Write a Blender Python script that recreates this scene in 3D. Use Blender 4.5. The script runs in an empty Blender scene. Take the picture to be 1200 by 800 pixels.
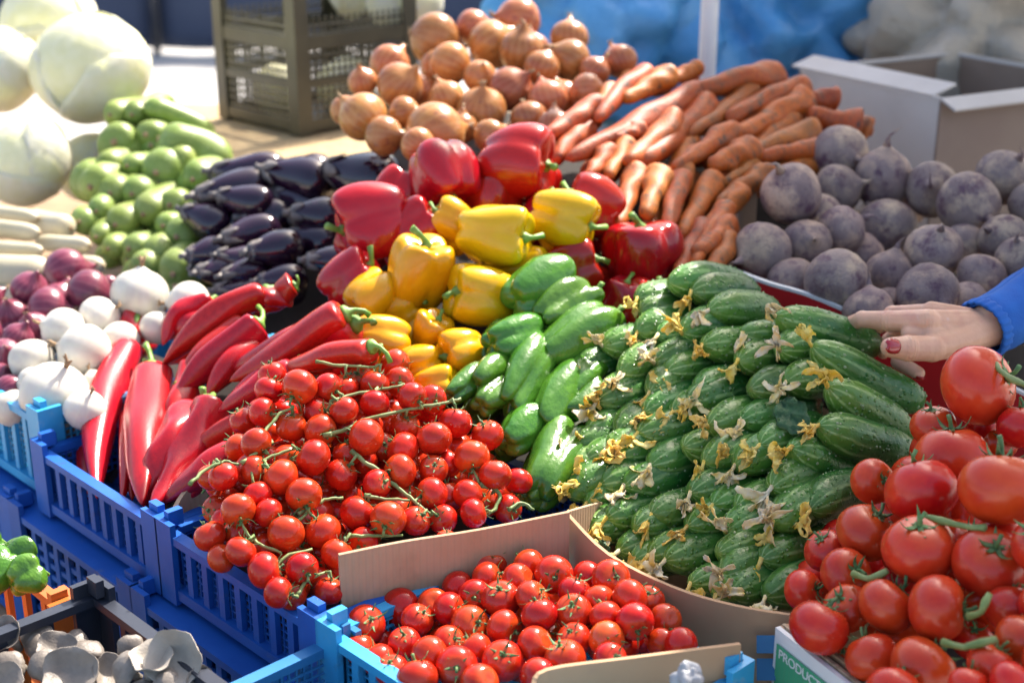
import bpy, math, random
import numpy as np
from mathutils import Vector, Matrix, noise

random.seed(11)
RND = random.Random(5)
sc = bpy.context.scene
col = sc.collection
R_ = math.radians

# ------------------------------------------------------------------ camera, sky, sun, exposure
PITCH, CAM_Z, F = R_(20.0), 1.6, 1200 * 50 / 36.0
cam_d = bpy.data.cameras.new('camera')
cam_d.lens, cam_d.sensor_width, cam_d.clip_start, cam_d.clip_end = 50, 36, 0.05, 400
cam_d.dof.use_dof, cam_d.dof.focus_distance, cam_d.dof.aperture_fstop = True, 1.47, 4.2
cam = bpy.data.objects.new('camera', cam_d)
cam.location, cam.rotation_euler = (0, 0, CAM_Z), (math.pi / 2 - PITCH, 0, 0)
col.objects.link(cam)
sc.camera = cam

SUN_AZ, SUN_EL = R_(33), R_(47)          # azimuth from +Y towards +X: behind the stall
sdir = Vector((math.sin(SUN_AZ) * math.cos(SUN_EL), math.cos(SUN_AZ) * math.cos(SUN_EL), math.sin(SUN_EL)))
world = bpy.data.worlds.new('World')
sc.world = world
world.use_nodes = True
wn = world.node_tree
sky = wn.nodes.new('ShaderNodeTexSky')
sky.sky_type, sky.sun_disc, sky.sun_elevation, sky.sun_rotation = 'NISHITA', False, SUN_EL, SUN_AZ
sky.dust_density, sky.air_density = 4.0, 1.0
bg = wn.nodes['Background']
bg.inputs['Strength'].default_value = 0.15
wn.links.new(sky.outputs[0], bg.inputs['Color'])
sun_d = bpy.data.lights.new('sun', 'SUN')
sun_d.energy, sun_d.angle, sun_d.color = 4.6, R_(0.7), (1.0, 0.95, 0.87)
sun = bpy.data.objects.new('sun', sun_d)
sun.rotation_euler = sdir.to_track_quat('Z', 'Y').to_euler()
sun.location = sdir * 20
col.objects.link(sun)
sc.view_settings.view_transform, sc.view_settings.look = 'Standard', 'None'
sc.view_settings.exposure, sc.view_settings.gamma = 1.3, 1.0
sc.view_settings.use_white_balance, sc.view_settings.white_balance_temperature, sc.view_settings.white_balance_tint = True, 6600, 10   # camera set for shade
sc.render.engine = 'CYCLES'
sc.cycles.use_denoising = True
sc.cycles.max_bounces, sc.cycles.diffuse_bounces, sc.cycles.glossy_bounces = 8, 2, 3
sc.cycles.sample_clamp_indirect = 6.0

# ------------------------------------------------------------------ pixel -> point helpers
CP, SP = math.cos(PITCH), math.sin(PITCH)
RIGHT, UP, TOWARD = Vector((1, 0, 0)), Vector((0, SP, CP)), Vector((0, -CP, SP))
EYE = Vector((0, 0, CAM_Z))
def W(px, py, t):
    a, b = (px - 600) / F, (400 - py) / F
    return Vector((a * t, t * (CP + b * SP), CAM_Z + t * (b * CP - SP)))
class Face:
    """the sloping face of a heap: a plane through three points seen at (x, y) at depth t"""
    def __init__(s, *a):
        m = np.array([[1, x, y] for x, y, t in a]); s.k = np.linalg.solve(m, np.array([1 / t for x, y, t in a]))
        s.p = [W(*q) for q in a]
        n = (s.p[1] - s.p[0]).cross(s.p[2] - s.p[0]).normalized()
        s.n = n if n.dot(EYE - s.p[0]) > 0 else -n
    def t(s, x, y): return 1.0 / (s.k[0] + s.k[1] * x + s.k[2] * y)
    def W(s, x, y, d=0.0): return W(x, y, s.t(x, y) + d)
def Z(ox, oy, k, pts):
    """positions read off an enlarged crop (origin ox, oy, enlargement k)"""
    return [(ox + p[0] / k, oy + p[1] / k) + tuple(v / k for v in p[2:3]) + tuple(p[3:]) for p in pts]

# ------------------------------------------------------------------ mesh helpers
class G:
    def __init__(s): s.v, s.f, s.m = [], [], []
    def add(s, v, f, mi=0):
        o = len(s.v); s.v += [tuple(p) for p in v]; s.f += [tuple(i + o for i in q) for q in f]; s.m += [mi] * len(f); return s
    def shell(s, fn, nu, nv, mi=0):
        v = [fn(0, 0)]
        for i in range(1, nv):
            v += [fn(i / nv, 2 * math.pi * j / nu) for j in range(nu)]
        v.append(fn(1, 0)); f = []
        for j in range(nu): f.append((0, 1 + (j + 1) % nu, 1 + j))
        for i in range(nv - 2):
            a = 1 + i * nu
            for j in range(nu):
                k = (j + 1) % nu
                f.append((a + j, a + k, a + nu + k, a + nu + j))
        a = 1 + (nv - 2) * nu; e = len(v) - 1
        for j in range(nu): f.append((a + j, a + (j + 1) % nu, e))
        return s.add(v, f, mi)
    def tube(s, pts, rad, n=7, mi=0, caps=True):
        pts = [Vector(p) for p in pts]
        if not hasattr(rad, '__len__'): rad = [rad] * len(pts)
        v, f, up = [], [], None
        for i, p in enumerate(pts):
            d = (pts[min(i + 1, len(pts) - 1)] - pts[max(i - 1, 0)]).normalized()
            if up is None: up = d.orthogonal().normalized()
            up = (up - d * up.dot(d)).normalized(); w = d.cross(up)
            v += [p + (up * math.cos(2 * math.pi * j / n) + w * math.sin(2 * math.pi * j / n)) * rad[i] for j in range(n)]
        for i in range(len(pts) - 1):
            for j in range(n):
                k = (j + 1) % n
                f.append((i * n + j, i * n + k, (i + 1) * n + k, (i + 1) * n + j))
        if caps:
            f.append(tuple(range(n - 1, -1, -1))); f.append(tuple((len(pts) - 1) * n + j for j in range(n)))
        return s.add(v, f, mi)
    def box(s, lo, hi, mi=0):
        x0, y0, z0 = lo; x1, y1, z1 = hi
        v = [(x0, y0, z0), (x1, y0, z0), (x1, y1, z0), (x0, y1, z0), (x0, y0, z1), (x1, y0, z1), (x1, y1, z1), (x0, y1, z1)]
        return s.add(v, [(3, 2, 1, 0), (4, 5, 6, 7), (0, 1, 5, 4), (1, 2, 6, 5), (2, 3, 7, 6), (3, 0, 4, 7)], mi)
    def grid(s, rows, mi=0, thick=0.0):
        """rows of points -> sheet, with real thickness when thick > 0"""
        nr, nc = len(rows), len(rows[0]); P = [[Vector(p) for p in r] for r in rows]
        v = [p for r in P for p in r]
        f = [(i * nc + j, i * nc + j + 1, (i + 1) * nc + j + 1, (i + 1) * nc + j) for i in range(nr - 1) for j in range(nc - 1)]
        if thick:
            N = []
            for i in range(nr):
                for j in range(nc):
                    a = P[min(i + 1, nr - 1)][j] - P[max(i - 1, 0)][j]; b = P[i][min(j + 1, nc - 1)] - P[i][max(j - 1, 0)]
                    c = b.cross(a); N.append(c.normalized() if c.length > 1e-12 else Vector((0, 0, 1)))
            o = len(v); v = v + [p - n * thick for p, n in zip(v, N)]
            f += [tuple(o + i for i in reversed(q)) for q in f]
            edge = [j for j in range(nc)] + [i * nc + nc - 1 for i in range(1, nr)] + [(nr - 1) * nc + j for j in range(nc - 2, -1, -1)] + [i * nc for i in range(nr - 2, 0, -1)]
            for a, b in zip(edge, edge[1:] + edge[:1]): f.append((b, a, o + a, o + b))
        return s.add(v, f, mi)
    def mesh(s, name, *mats, smooth=True):
        me = bpy.data.meshes.new(name); me.from_pydata(s.v, [], s.f)
        for m in mats: me.materials.append(m)
        if len(mats) > 1: me.polygons.foreach_set('material_index', s.m)
        me.polygons.foreach_set('use_smooth', [smooth] * len(s.f)); me.update()
        return me
def tag(o, label=None, cat=None, group=None, kind=None):
    for k, v in (('label', label), ('category', cat), ('group', group), ('kind', kind)):
        if v: o[k] = v
    return o
def top(name, me, M, label, cat, group=None, kind=None):
    o = bpy.data.objects.new(name, me); col.objects.link(o); o.matrix_world = M
    o['_m'] = 0; del o['_m']
    MW[o.name] = M.copy()
    return tag(o, label, cat, group, kind)
MW = {}
def part(name, me, parent, M=None, label=None, kind=None, local=False):
    o = bpy.data.objects.new(name, me); col.objects.link(o); o.parent = parent
    if M is None: M = Matrix(); local = True
    o.matrix_basis = M if local else MW[parent.name].inverted() @ M
    MW[o.name] = MW[parent.name] @ o.matrix_basis
    return tag(o, label, None, None, kind)
def frame(z, x=None, loc=(0, 0, 0), scale=(1, 1, 1), roll=None):
    z = Vector(z).normalized()
    if x is None:
        x = z.orthogonal().normalized(); a = roll if roll is not None else RND.uniform(0, 6.28)
        x = Matrix.Rotation(a, 3, z) @ x
    x = Vector(x); x = (x - z * x.dot(z)).normalized(); y = z.cross(x)
    m = Matrix.Identity(4)
    for i in range(3): m[i][0], m[i][1], m[i][2], m[i][3] = x[i] * scale[0], y[i] * scale[1], z[i] * scale[2], loc[i]
    return m
def rdir(bias=(0, 0, 0), k=1.0):
    while True:
        v = Vector((RND.uniform(-1, 1), RND.uniform(-1, 1), RND.uniform(-1, 1)))
        if 0.1 < v.length < 1: return (v.normalized() * k + Vector(bias)).normalized()
def wob(seed, n=3, amp=0.03):
    r = random.Random(seed); ks = [(r.randint(1, 3), r.uniform(1, 5), r.uniform(0, 6.28), r.uniform(0, 6.28), amp * r.uniform(.4, 1)) for _ in range(n)]
    return lambda s, th: sum(a * math.cos(k * th + p) * math.sin(q * s + o) for k, q, p, o, a in ks)

# ------------------------------------------------------------------ material helper
def mat(name, c1, c2=None, nscale=8.0, rough=0.5, vary=0.12, hue=0.0, bump=None, coat=0.0, sss=None, spec=0.5, spots=None, extra=None, detail=4.0, lo=.35, hi=.65, rough2=None, metal=0.0, transl=None):
    m = bpy.data.materials.new(name); m.use_nodes = True
    nt = m.node_tree; N, L = nt.nodes, nt.links; b = N['Principled BSDF']
    tc = N.new('ShaderNodeTexCoord'); oi = N.new('ShaderNodeObjectInfo')
    def noise_(scale, det=4.0, rgh=.55):
        n = N.new('ShaderNodeTexNoise'); n.noise_dimensions = '4D'; n.inputs['Scale'].default_value = scale; n.inputs['Detail'].default_value = det; n.inputs['Roughness'].default_value = rgh
        L.new(tc.outputs['Object'], n.inputs['Vector'])
        mm = N.new('ShaderNodeMath'); mm.operation = 'MULTIPLY'; mm.inputs[1].default_value = 37.0
        L.new(oi.outputs['Random'], mm.inputs[0]); L.new(mm.outputs[0], n.inputs['W'])
        return n.outputs['Fac']
    def ramp(v, a, z):
        r = N.new('ShaderNodeMapRange'); r.inputs['From Min'].default_value = a; r.inputs['From Max'].default_value = z; r.clamp = True
        L.new(v, r.inputs['Value']); return r.outputs['Result']
    def mix(f, a, bb):
        x = N.new('ShaderNodeMix'); x.data_type = 'RGBA'
        if hasattr(f, 'links') or not isinstance(f, (int, float)): L.new(f, x.inputs[0])
        else: x.inputs[0].default_value = f
        for i, q in ((6, a), (7, bb)):
            if isinstance(q, tuple): x.inputs[i].default_value = (*q, 1)
            else: L.new(q, x.inputs[i])
        return x.outputs[2]
    def math_(op, a, bb=None):
        x = N.new('ShaderNodeMath'); x.operation = op
        for i, q in enumerate((a, bb)):
            if q is None: continue
            if isinstance(q, (int, float)): x.inputs[i].default_value = q
            else: L.new(q, x.inputs[i])
        return x.outputs[0]
    def xyz():
        s = N.new('ShaderNodeSeparateXYZ'); L.new(tc.outputs['Object'], s.inputs[0]); return s.outputs
    H = dict(N=N, L=L, b=b, noise=noise_, ramp=ramp, mix=mix, math=math_, xyz=xyz, tc=tc, oi=oi)
    nz = noise_(nscale, detail)
    c = mix(ramp(nz, lo, hi), c1, c2 or c1)
    if spots:
        for (cs, ss, a, z) in spots: c = mix(ramp(noise_(ss, 5.0, .65), a, z), c, cs)
    if extra: c = extra(H, c) or c
    if vary or hue:
        h = N.new('ShaderNodeHueSaturation'); L.new(c, h.inputs['Color'])
        r = N.new('ShaderNodeMapRange'); r.inputs['To Min'].default_value = 1 - vary; r.inputs['To Max'].default_value = 1 + vary
        L.new(oi.outputs['Random'], r.inputs['Value']); L.new(r.outputs[0], h.inputs['Value'])
        if hue:
            r2 = N.new('ShaderNodeMapRange'); r2.inputs['To Min'].default_value = .5 - hue; r2.inputs['To Max'].default_value = .5 + hue
            f2 = math_('FRACT', math_('MULTIPLY', oi.outputs['Random'], 7.31)); L.new(f2, r2.inputs['Value']); L.new(r2.outputs[0], h.inputs['Hue'])
        c = h.outputs[0]
    L.new(c, b.inputs['Base Color'])
    b.inputs['Roughness'].default_value = rough
    if rough2 is not None:
        r = N.new('ShaderNodeMapRange'); r.inputs['From Min'].default_value = .3; r.inputs['From Max'].default_value = .7; r.inputs['To Min'].default_value = rough; r.inputs['To Max'].default_value = rough2
        L.new(noise_(nscale * 2.3, 5), r.inputs['Value']); L.new(r.outputs[0], b.inputs['Roughness'])
    b.inputs['Specular IOR Level'].default_value = spec; b.inputs['Metallic'].default_value = metal
    if coat: b.inputs['Coat Weight'].default_value = coat; b.inputs['Coat Roughness'].default_value = 0.08
    if sss: b.inputs['Subsurface Weight'].default_value = sss[0]; b.inputs['Subsurface Scale'].default_value = sss[1]; b.inputs['Subsurface Radius'].default_value = sss[2]
    if transl:
        b.inputs['Transmission Weight'].default_value = 0
        tr = N.new('ShaderNodeBsdfTranslucent'); L.new(c, tr.inputs['Color']); ms = N.new('ShaderNodeMixShader'); ms.inputs[0].default_value = transl
        out = N['Material Output']; L.new(b.outputs[0], ms.inputs[1]); L.new(tr.outputs[0], ms.inputs[2]); L.new(ms.outputs[0], out.inputs['Surface'])
    if bump:
        bn = N.new('ShaderNodeBump'); bn.inputs['Strength'].default_value = bump[1]; bn.inputs['Distance'].default_value = bump[2] if len(bump) > 2 else 0.002
        h = bump[3](H) if len(bump) > 3 else noise_(bump[0], 4)
        L.new(h, bn.inputs['Height']); L.new(bn.outputs[0], b.inputs['Normal'])
    return m

def angle_stripes(H, n, jitter=1.2, jscale=6.0, lo=.55, hi=.9):
    x, y, z = H['xyz']()
    a = H['math']('ARCTAN2', y, x)
    a = H['math']('MULTIPLY', a, float(n))
    a = H['math']('ADD', a, H['math']('MULTIPLY', H['noise'](jscale, 3), jitter * 3))
    s = H['math']('SINE', a)
    return H['ramp'](s, lo, hi), z

def cuke_col(H, c):
    st, z = angle_stripes(H, 10, .9, 40.0, .35, 1.0)
    mp = H['N'].new('ShaderNodeMapping'); mp.inputs['Scale'].default_value = (1, 1, .22); H['L'].new(H['tc'].outputs['Object'], mp.inputs[0])
    n = H['N'].new('ShaderNodeTexNoise'); n.inputs['Scale'].default_value = 210.0; n.inputs['Detail'].default_value = 3; H['L'].new(mp.outputs[0], n.inputs['Vector'])
    mott = H['ramp'](n.outputs['Fac'], .45, .68)
    c = H['mix'](H['math']('MULTIPLY', mott, .5), c, (.04, .13, .022))
    lighter_green = H['ramp'](H['math']('FRACT', H['math']('MULTIPLY', H['oi'].outputs['Random'], 13.7)), .45, 1.0)  # random per cucumber: how far its green is lightened
    c = H['mix'](H['math']('MULTIPLY', lighter_green, .4), c, (.075, .22, .022))
    tip = H['ramp'](z, .045, .0)                     # local z runs from the flower end (0) to the stalk end
    c = H['mix'](H['math']('MULTIPLY', tip, .55), c, (.16, .32, .04))
    brk = H['ramp'](n.outputs['Fac'], .36, .56)
    c = H['mix'](H['math']('MULTIPLY', H['math']('MULTIPLY', st, brk), H['math']('MULTIPLY', H['ramp'](z, .085, .005), .6)), c, (.42, .58, .22))
    return c
def cuke_bump(H):
    v = H['N'].new('ShaderNodeTexVoronoi'); v.inputs['Scale'].default_value = 150.0; v.inputs['Randomness'].default_value = 1.0; H['L'].new(H['tc'].outputs['Object'], v.inputs['Vector'])
    w = H['ramp'](v.outputs['Distance'], .30, .05)
    return H['math']('ADD', H['math']('MULTIPLY', w, .8), H['math']('MULTIPLY', H['noise'](120.0, 3), .9))
def wave_x(freq):
    def f(H):
        x, y, z = H['xyz'](); return H['math']('SINE', H['math']('MULTIPLY', x, freq))
    return f
def carton_col(H, c):
    x, y, z = H['xyz'](); s = H['ramp'](H['math']('SINE', H['math']('ADD', H['math']('MULTIPLY', x, 900.0), H['math']('MULTIPLY', H['noise'](6.0, 3), 5.0))), .3, 1.0)
    c = H['mix'](H['math']('MULTIPLY', s, H['math']('MULTIPLY', H['noise'](30.0, 3), .2)), c, (.22, .15, .10))
    return H['mix'](H['math']('MULTIPLY', H['ramp'](H['noise'](16.0, 5), .6, .75), .35), c, (.20, .13, .08))
def skin_lines(n, colr, amt):
    def f(H, c):
        st, z = angle_stripes(H, n, .5, 3.0, .2, .9)
        return H['mix'](H['math']('MULTIPLY', st, amt), c, colr)
    return f
def egg_col(H, c):
    x, y, z = H['xyz'](); return H['mix'](H['math']('MULTIPLY', H['ramp'](z, .2, .02), .35), c, (.07, .015, .05))
def carrot_col(H, c):
    x, y, z = H['xyz']()
    ring = H['math']('SINE', H['math']('ADD', H['math']('MULTIPLY', z, 420.0), H['math']('MULTIPLY', H['noise'](25.0, 2), 30.0)))
    return H['mix'](H['math']('MULTIPLY', H['ramp'](ring, .82, 1.0), .35), c, (.13, .045, .02))

def ripe(H, c):
    x, y, z = H['xyz']()
    sh = H['math']('MULTIPLY', H['ramp'](H['math']('ADD', z, H['math']('MULTIPLY', H['noise'](2.5, 3), .6)), .85, 1.35), .5)      # paler shoulders round the stalk
    c = H['mix'](sh, c, (.52, .13, .02))
    c = H['mix'](H['math']('MULTIPLY', H['ramp'](H['noise'](1.1, 2), .60, .8), .4), c, (.48, .06, .010))
    return H['mix'](H['math']('MULTIPLY', H['ramp'](H['noise'](26.0, 2), .74, .80), .6), c, (.42, .22, .10))           # small scars
CREASES = []
for (xa, ya, ta, xb, yb, tb_, rad) in ((1064, 408, 1.602, 1044, 407, 1.598, .016), (1040, 376, 1.640, 1011, 376, 1.660, .013), (1088, 377, 1.628, 1042, 376, 1.640, .014)):
    CREASES.append((W(xa, ya, ta), (W(xb, yb, tb_) - W(xa, ya, ta)).normalized(), rad))
def hand_bump(H):
    N, L = H['N'], H['L']; out = H['math']('MULTIPLY', H['noise'](420.0, 3), .55)
    for p, ax, rad in CREASES:
        sub = N.new('ShaderNodeVectorMath'); sub.operation = 'SUBTRACT'; L.new(H['tc'].outputs['Object'], sub.inputs[0]); sub.inputs[1].default_value = p
        dot = N.new('ShaderNodeVectorMath'); dot.operation = 'DOT_PRODUCT'; L.new(sub.outputs[0], dot.inputs[0]); dot.inputs[1].default_value = ax
        le = N.new('ShaderNodeVectorMath'); le.operation = 'LENGTH'; L.new(sub.outputs[0], le.inputs[0])
        m = H['math']('MULTIPLY', H['ramp'](le.outputs['Value'], rad * 1.3, rad * .8), H['ramp'](H['math']('ABSOLUTE', dot.outputs['Value']), .009, .004))
        w = H['math']('SINE', H['math']('ADD', H['math']('MULTIPLY', dot.outputs['Value'], 1500.0), H['math']('MULTIPLY', H['noise'](160.0, 2), 9.0)))
        out = H['math']('ADD', out, H['math']('MULTIPLY', m, H['math']('MULTIPLY', w, .5)))
    return out
M_ = {}
M_['tomato'] = mat('tomato_skin', (.44, .014, .006), (.54, .034, .008), 1.2, .17, .16, .005, spec=.42, bump=(5, .06, .004), extra=ripe)
M_['big_tomato'] = mat('big_tomato_skin', (.46, .016, .007), (.57, .048, .011), 1.0, .24, .10, .006, spec=.45, bump=(4, .07, .004), extra=ripe)
M_['orange_tomato'] = mat('unripe_tomato_skin', (.60, .10, .012), (.60, .05, .01), 1.2, .18, .03, coat=.2)
M_['calyx'] = mat('tomato_calyx', (.045, .12, .03), (.12, .22, .07), 6, .6, .25, .02, bump=(60, .3, .001))
M_['vine'] = mat('vine_stalk_green', (.12, .19, .05), (.24, .29, .10), 60, .55, .1, bump=(300, .3, .0006))
M_['cuke'] = mat('cucumber_skin', (.012, .084, .014), (.030, .145, .022), 35, .30, .2, .012, spec=.45, bump=(1, .95, .0018, cuke_bump), extra=cuke_col)
M_['spine'] = mat('cucumber_wart', (.16, .26, .09), (.30, .36, .2), 100, .5, .1)
M_['flower'] = mat('withered_flower', (.88, .56, .04), (.92, .74, .26), 130, .7, .08, .01, transl=.25, bump=(250, .5, .001))
M_['flower_pale'] = mat('dried_pale_flower', (.88, .80, .60), (.90, .68, .20), 110, .75, .1, .01, transl=.25, bump=(250, .5, .001))
M_['leaf'] = mat('cucumber_leaf', (.03, .09, .03), (.05, .14, .04), 60, .6, .05, transl=.15, bump=(120, .8, .003))
M_['red_pepper'] = mat('red_pepper_skin', (.34, .004, .005), (.44, .009, .007), 1.5, .17, .10, .004, spec=.5, bump=(3, .10, .006))
M_['long_pepper'] = mat('long_pepper_skin', (.38, .005, .006), (.48, .010, .008), 30, .22, .10, .005, spec=.5, bump=(60, .15, .002))
M_['yellow_pepper'] = mat('yellow_pepper_skin', (.70, .34, .003), (.76, .43, .006), 1.2, .2, .08, .014, spec=.45, spots=[((.62, .24, .004), 2.0, .55, .8)], bump=(3, .10, .006))
M_['green_pepper'] = mat('green_pepper_skin', (.040, .14, .010), (.085, .22, .018), 1.2, .2, .18, .014, spec=.55, bump=(3, .2, .012))
M_['pepper_stem'] = mat('pepper_stem_green', (.10, .24, .02), (.18, .32, .05), 5, .5, .15)
M_['eggplant'] = mat('eggplant_skin', (.006, .004, .010), (.010, .005, .013), 10, .10, .2, spec=.5, coat=.35, extra=egg_col)
M_['egg_calyx'] = mat('eggplant_calyx', (.10, .09, .09), (.20, .17, .15), 40, .6, .1)
M_['white_onion'] = mat('white_onion_skin', (.68, .64, .55), (.60, .53, .44), 1.5, .32, .06, sss=(.15, .012, (1, .8, .6)), extra=skin_lines(13, (.68, .66, .5), .3))
M_['red_onion'] = mat('red_onion_skin', (.15, .018, .045), (.24, .045, .075), 2, .3, .15, coat=.15, extra=skin_lines(16, (.34, .11, .13), .4))
M_['onion'] = mat('brown_onion_skin', (.37, .105, .030), (.50, .20, .062), 1.6, .3, .22, .014, spec=.5, extra=skin_lines(18, (.56, .30, .13), .3), spots=[((.26, .07, .045), 2.2, .58, .7)])
M_['dry'] = mat('dry_onion_husk', (.38, .25, .13), (.22, .13, .07), 60, .8, .2)
M_['zucchini'] = mat('marrow_skin', (.17, .25, .035), (.25, .32, .075), 20, .42, .12, .012, spots=[((.32, .40, .15), 110, .55, .72)])
M_['squash'] = mat('pale_squash_skin', (.55, .49, .34), (.48, .42, .27), 12, .45, .08)
M_['cabbage'] = mat('cabbage_leaf', (.74, .71, .40), (.80, .77, .52), 4, .5, .04, sss=(.35, .03, (.9, .9, .25)), bump=(6, .15, .01))
M_['carrot'] = mat('carrot_skin', (.42, .075, .004), (.52, .125, .008), 30, .55, .2, .012, spots=[((.30, .085, .02), 14, .48, .62), ((.08, .04, .02), 11, .56, .66), ((.07, .035, .02), 45, .58, .68)], bump=(60, .5, .002), extra=carrot_col)
M_['beet'] = mat('beet_skin', (.19, .125, .12), (.30, .215, .19), 1.4, .6, .14, .012, spots=[((.52, .36, .25), 1.1, .48, .64), ((.11, .05, .075), 1.9, .52, .66), ((.36, .28, .22), 18, .62, .8)], bump=(14, .3, .012))
M_['mushroom'] = mat('oyster_mushroom_cap', (.15, .122, .098), (.25, .21, .17), 1.2, .5, .2, bump=(9, .12, .03))
M_['mushroom_pale'] = mat('pale_oyster_mushroom_cap', (.28, .24, .195), (.37, .32, .26), 1.5, .55, .08, bump=(12, .12, .03))
M_['gill'] = mat('oyster_mushroom_stalk', (.28, .24, .19), (.22, .19, .15), 4, .6, .05)
M_['blue'] = mat('dark_blue_plastic', (.012, .095, .40), (.017, .12, .47), 14, .45, .06, spec=.3, spots=[((.09, .15, .30), 40, .60, .78), ((.05, .045, .05), 18, .62, .8)], bump=(160, .12, .001))
M_['lightblue'] = mat('light_blue_plastic', (.03, .30, .58), (.04, .35, .63), 14, .36, .04, spots=[((.22, .38, .50), 40, .60, .78), ((.07, .09, .10), 18, .62, .8)], bump=(160, .12, .001))
M_['midblue'] = mat('mid_blue_plastic', (.025, .15, .34), (.03, .18, .38), 14, .36, .04, bump=(160, .12, .001))
M_['darkgrey'] = mat('charcoal_plastic', (.018, .022, .034), (.026, .03, .042), 14, .4, .04, bump=(160, .15, .001))
M_['orange'] = mat('orange_plastic', (.55, .14, .02), (.50, .12, .02), 14, .4, .04)
M_['olive'] = mat('olive_plastic', (.05, .045, .028), (.075, .068, .042), 14, .4, .04)
M_['carton'] = mat('brown_corrugated_board', (.42, .265, .15), (.47, .31, .19), 18, .85, .03, extra=carton_col, bump=(1, .14, .0012, wave_x(900.0)))
M_['kraft'] = mat('plain_brown_board', (.42, .255, .135), (.47, .30, .17), 10, .85, .03, spots=[((.40, .25, .15), 30, .6, .8)], bump=(200, .15, .0006))
M_['flute'] = mat('cut_board_edge', (.55, .42, .28), (.30, .20, .12), 220, .9, .03)
M_['white_board'] = mat('white_printed_board', (.74, .74, .71), (.68, .68, .66), 12, .7, .02)
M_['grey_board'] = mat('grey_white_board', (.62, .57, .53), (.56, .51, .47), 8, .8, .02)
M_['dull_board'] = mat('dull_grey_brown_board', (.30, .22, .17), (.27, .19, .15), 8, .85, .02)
M_['board_in'] = mat('brown_board_lining', (.24, .165, .12), (.28, .20, .15), 10, .9, .02)
M_['red_board'] = mat('red_printed_board', (.55, .012, .018), (.50, .01, .015), 8, .5, .02)
M_['green_print'] = mat('green_print', (.05, .32, .15), (.08, .40, .20), 5, .55, .0, extra=carton_col)
M_['blue_print'] = mat('dark_blue_print', (.012, .10, .22), (.015, .12, .25), 20, .6, .0)
M_['wood'] = mat('rough_pine_board', (.36, .24, .13), (.27, .17, .09), 18, .8, .1, bump=(60, .4, .002))
M_['liner'] = mat('gap_shade_board', (.045, .035, .028), (.03, .024, .02), 18, .9, .1)  # near-black board colour stands in for shade in the gaps of the heaps
M_['tarp'] = mat('blue_tarpaulin', (.05, .27, .60), (.12, .38, .68), 5, .38, .05, bump=(22, .5, .02))
M_['bag'] = mat('clear_grey_plastic', (.52, .46, .38), (.42, .37, .30), 6, .28, .05, bump=(24, .7, .02), transl=.25)
M_['wrap'] = mat('torn_clear_plastic', (.62, .62, .63), (.52, .52, .54), 30, .25, .03, transl=.4, bump=(90, .7, .006))
M_['pole'] = mat('white_painted_steel', (.74, .74, .76), (.68, .68, .70), 8, .35, .02)
M_['slate'] = mat('dark_slate_blue_canvas', (.025, .04, .085), (.035, .052, .10), 1.2, .7, .04, bump=(10, .3, .02))
M_['ground'] = mat('pale_concrete', (.46, .445, .42), (.40, .385, .36), .9, .85, .0, bump=(40, .3, .004))
M_['burlap'] = mat('tan_burlap', (.50, .36, .19), (.42, .29, .15), 30, .9, .03, bump=(70, .6, .006))
M_['sleeve'] = mat('royal_blue_knit', (.012, .10, .40), (.016, .13, .46), 40, .85, .03, bump=(420, .5, .0012))
M_['skin'] = mat('skin', (.66, .35, .215), (.74, .42, .27), 45, .42, .0, sss=(.18, .010, (1, .35, .2)), bump=(1, .5, .0011, hand_bump), spots=[((.60, .27, .20), 30, .50, .75), ((.72, .50, .40), 55, .6, .8)])
M_['nail'] = mat('red_nail_varnish', (.36, .006, .012), (.36, .006, .012), 5, .1, .0, coat=.6)
M_['awning'] = mat('awning_canvas', (.80, .79, .76), (.76, .75, .72), 3, .8, .0, transl=.38)

# ------------------------------------------------------------------ the setting
g = G(); g.box((-150, -100, -.2), (150, 200, 0))
tag(bpy.data.objects.new('ground', g.mesh('ground', M_['ground'], smooth=False)), kind='structure')
gr = bpy.data.objects['ground']; col.objects.link(gr); gr['label'] = 'pale sunlit concrete of the market square'

O2, U2, V2 = Vector((-.215, 1.207)), Vector((.694, -.72)), Vector((.72, .694))
def S(u, v, z): p = O2 + U2 * u + V2 * v; return Vector((p.x, p.y, z))
def stallM(u, v, z): return frame((0, 0, 1), (U2.x, U2.y, 0), S(u, v, z))
def uv(p):
    d = Vector((p[0], p[1])) - O2; return d.dot(U2), d.dot(V2)
RIM, CB = .882, .800            # rim and foot height of the front crate row

def table(name, u0, u1, v0, v1, z, label, nplank=8):
    t = bpy.data.objects.new(name, None); col.objects.link(t); t.matrix_world = stallM(u0, v0, 0); MW[t.name] = stallM(u0, v0, 0)
    tag(t, label, 'table')
    L, D = u1 - u0, v1 - v0; w = D / nplank
    g = G(); g.box((0, 0, z - .025), (L, w - .004, z)); pm = g.mesh('plank', M_['wood'], smooth=False)
    for i in range(nplank): part('plank', pm, t, Matrix.Translation((0, i * w, RND.uniform(-.0015, .0015))))
    for k in (t.children): pass
    g = G(); g.box((-.03, -.03, 0), (.03, .03, z - .026)); lm = g.mesh('leg', M_['wood'], smooth=False)
    for x in (.06, L - .06):
        for y in (.06, D - .06): part('leg', lm, t, Matrix.Translation((x, y, 0)), local=True)
    return t
# (parts of a table are placed in its own frame)
_part = part
def part(name, me, parent, M=None, label=None, kind=None, local=True): return _part(name, me, parent, M, label, kind, local)
table('stall_table', -2.05, 1.0, .04, 2.3, .793, 'long plank table carrying the crates and heaps of the stall', 14)
table('front_bench', -1.4, .9, -.42, -.005, .62, 'low plank bench in front of the stall under the stacked crates', 5)

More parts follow.
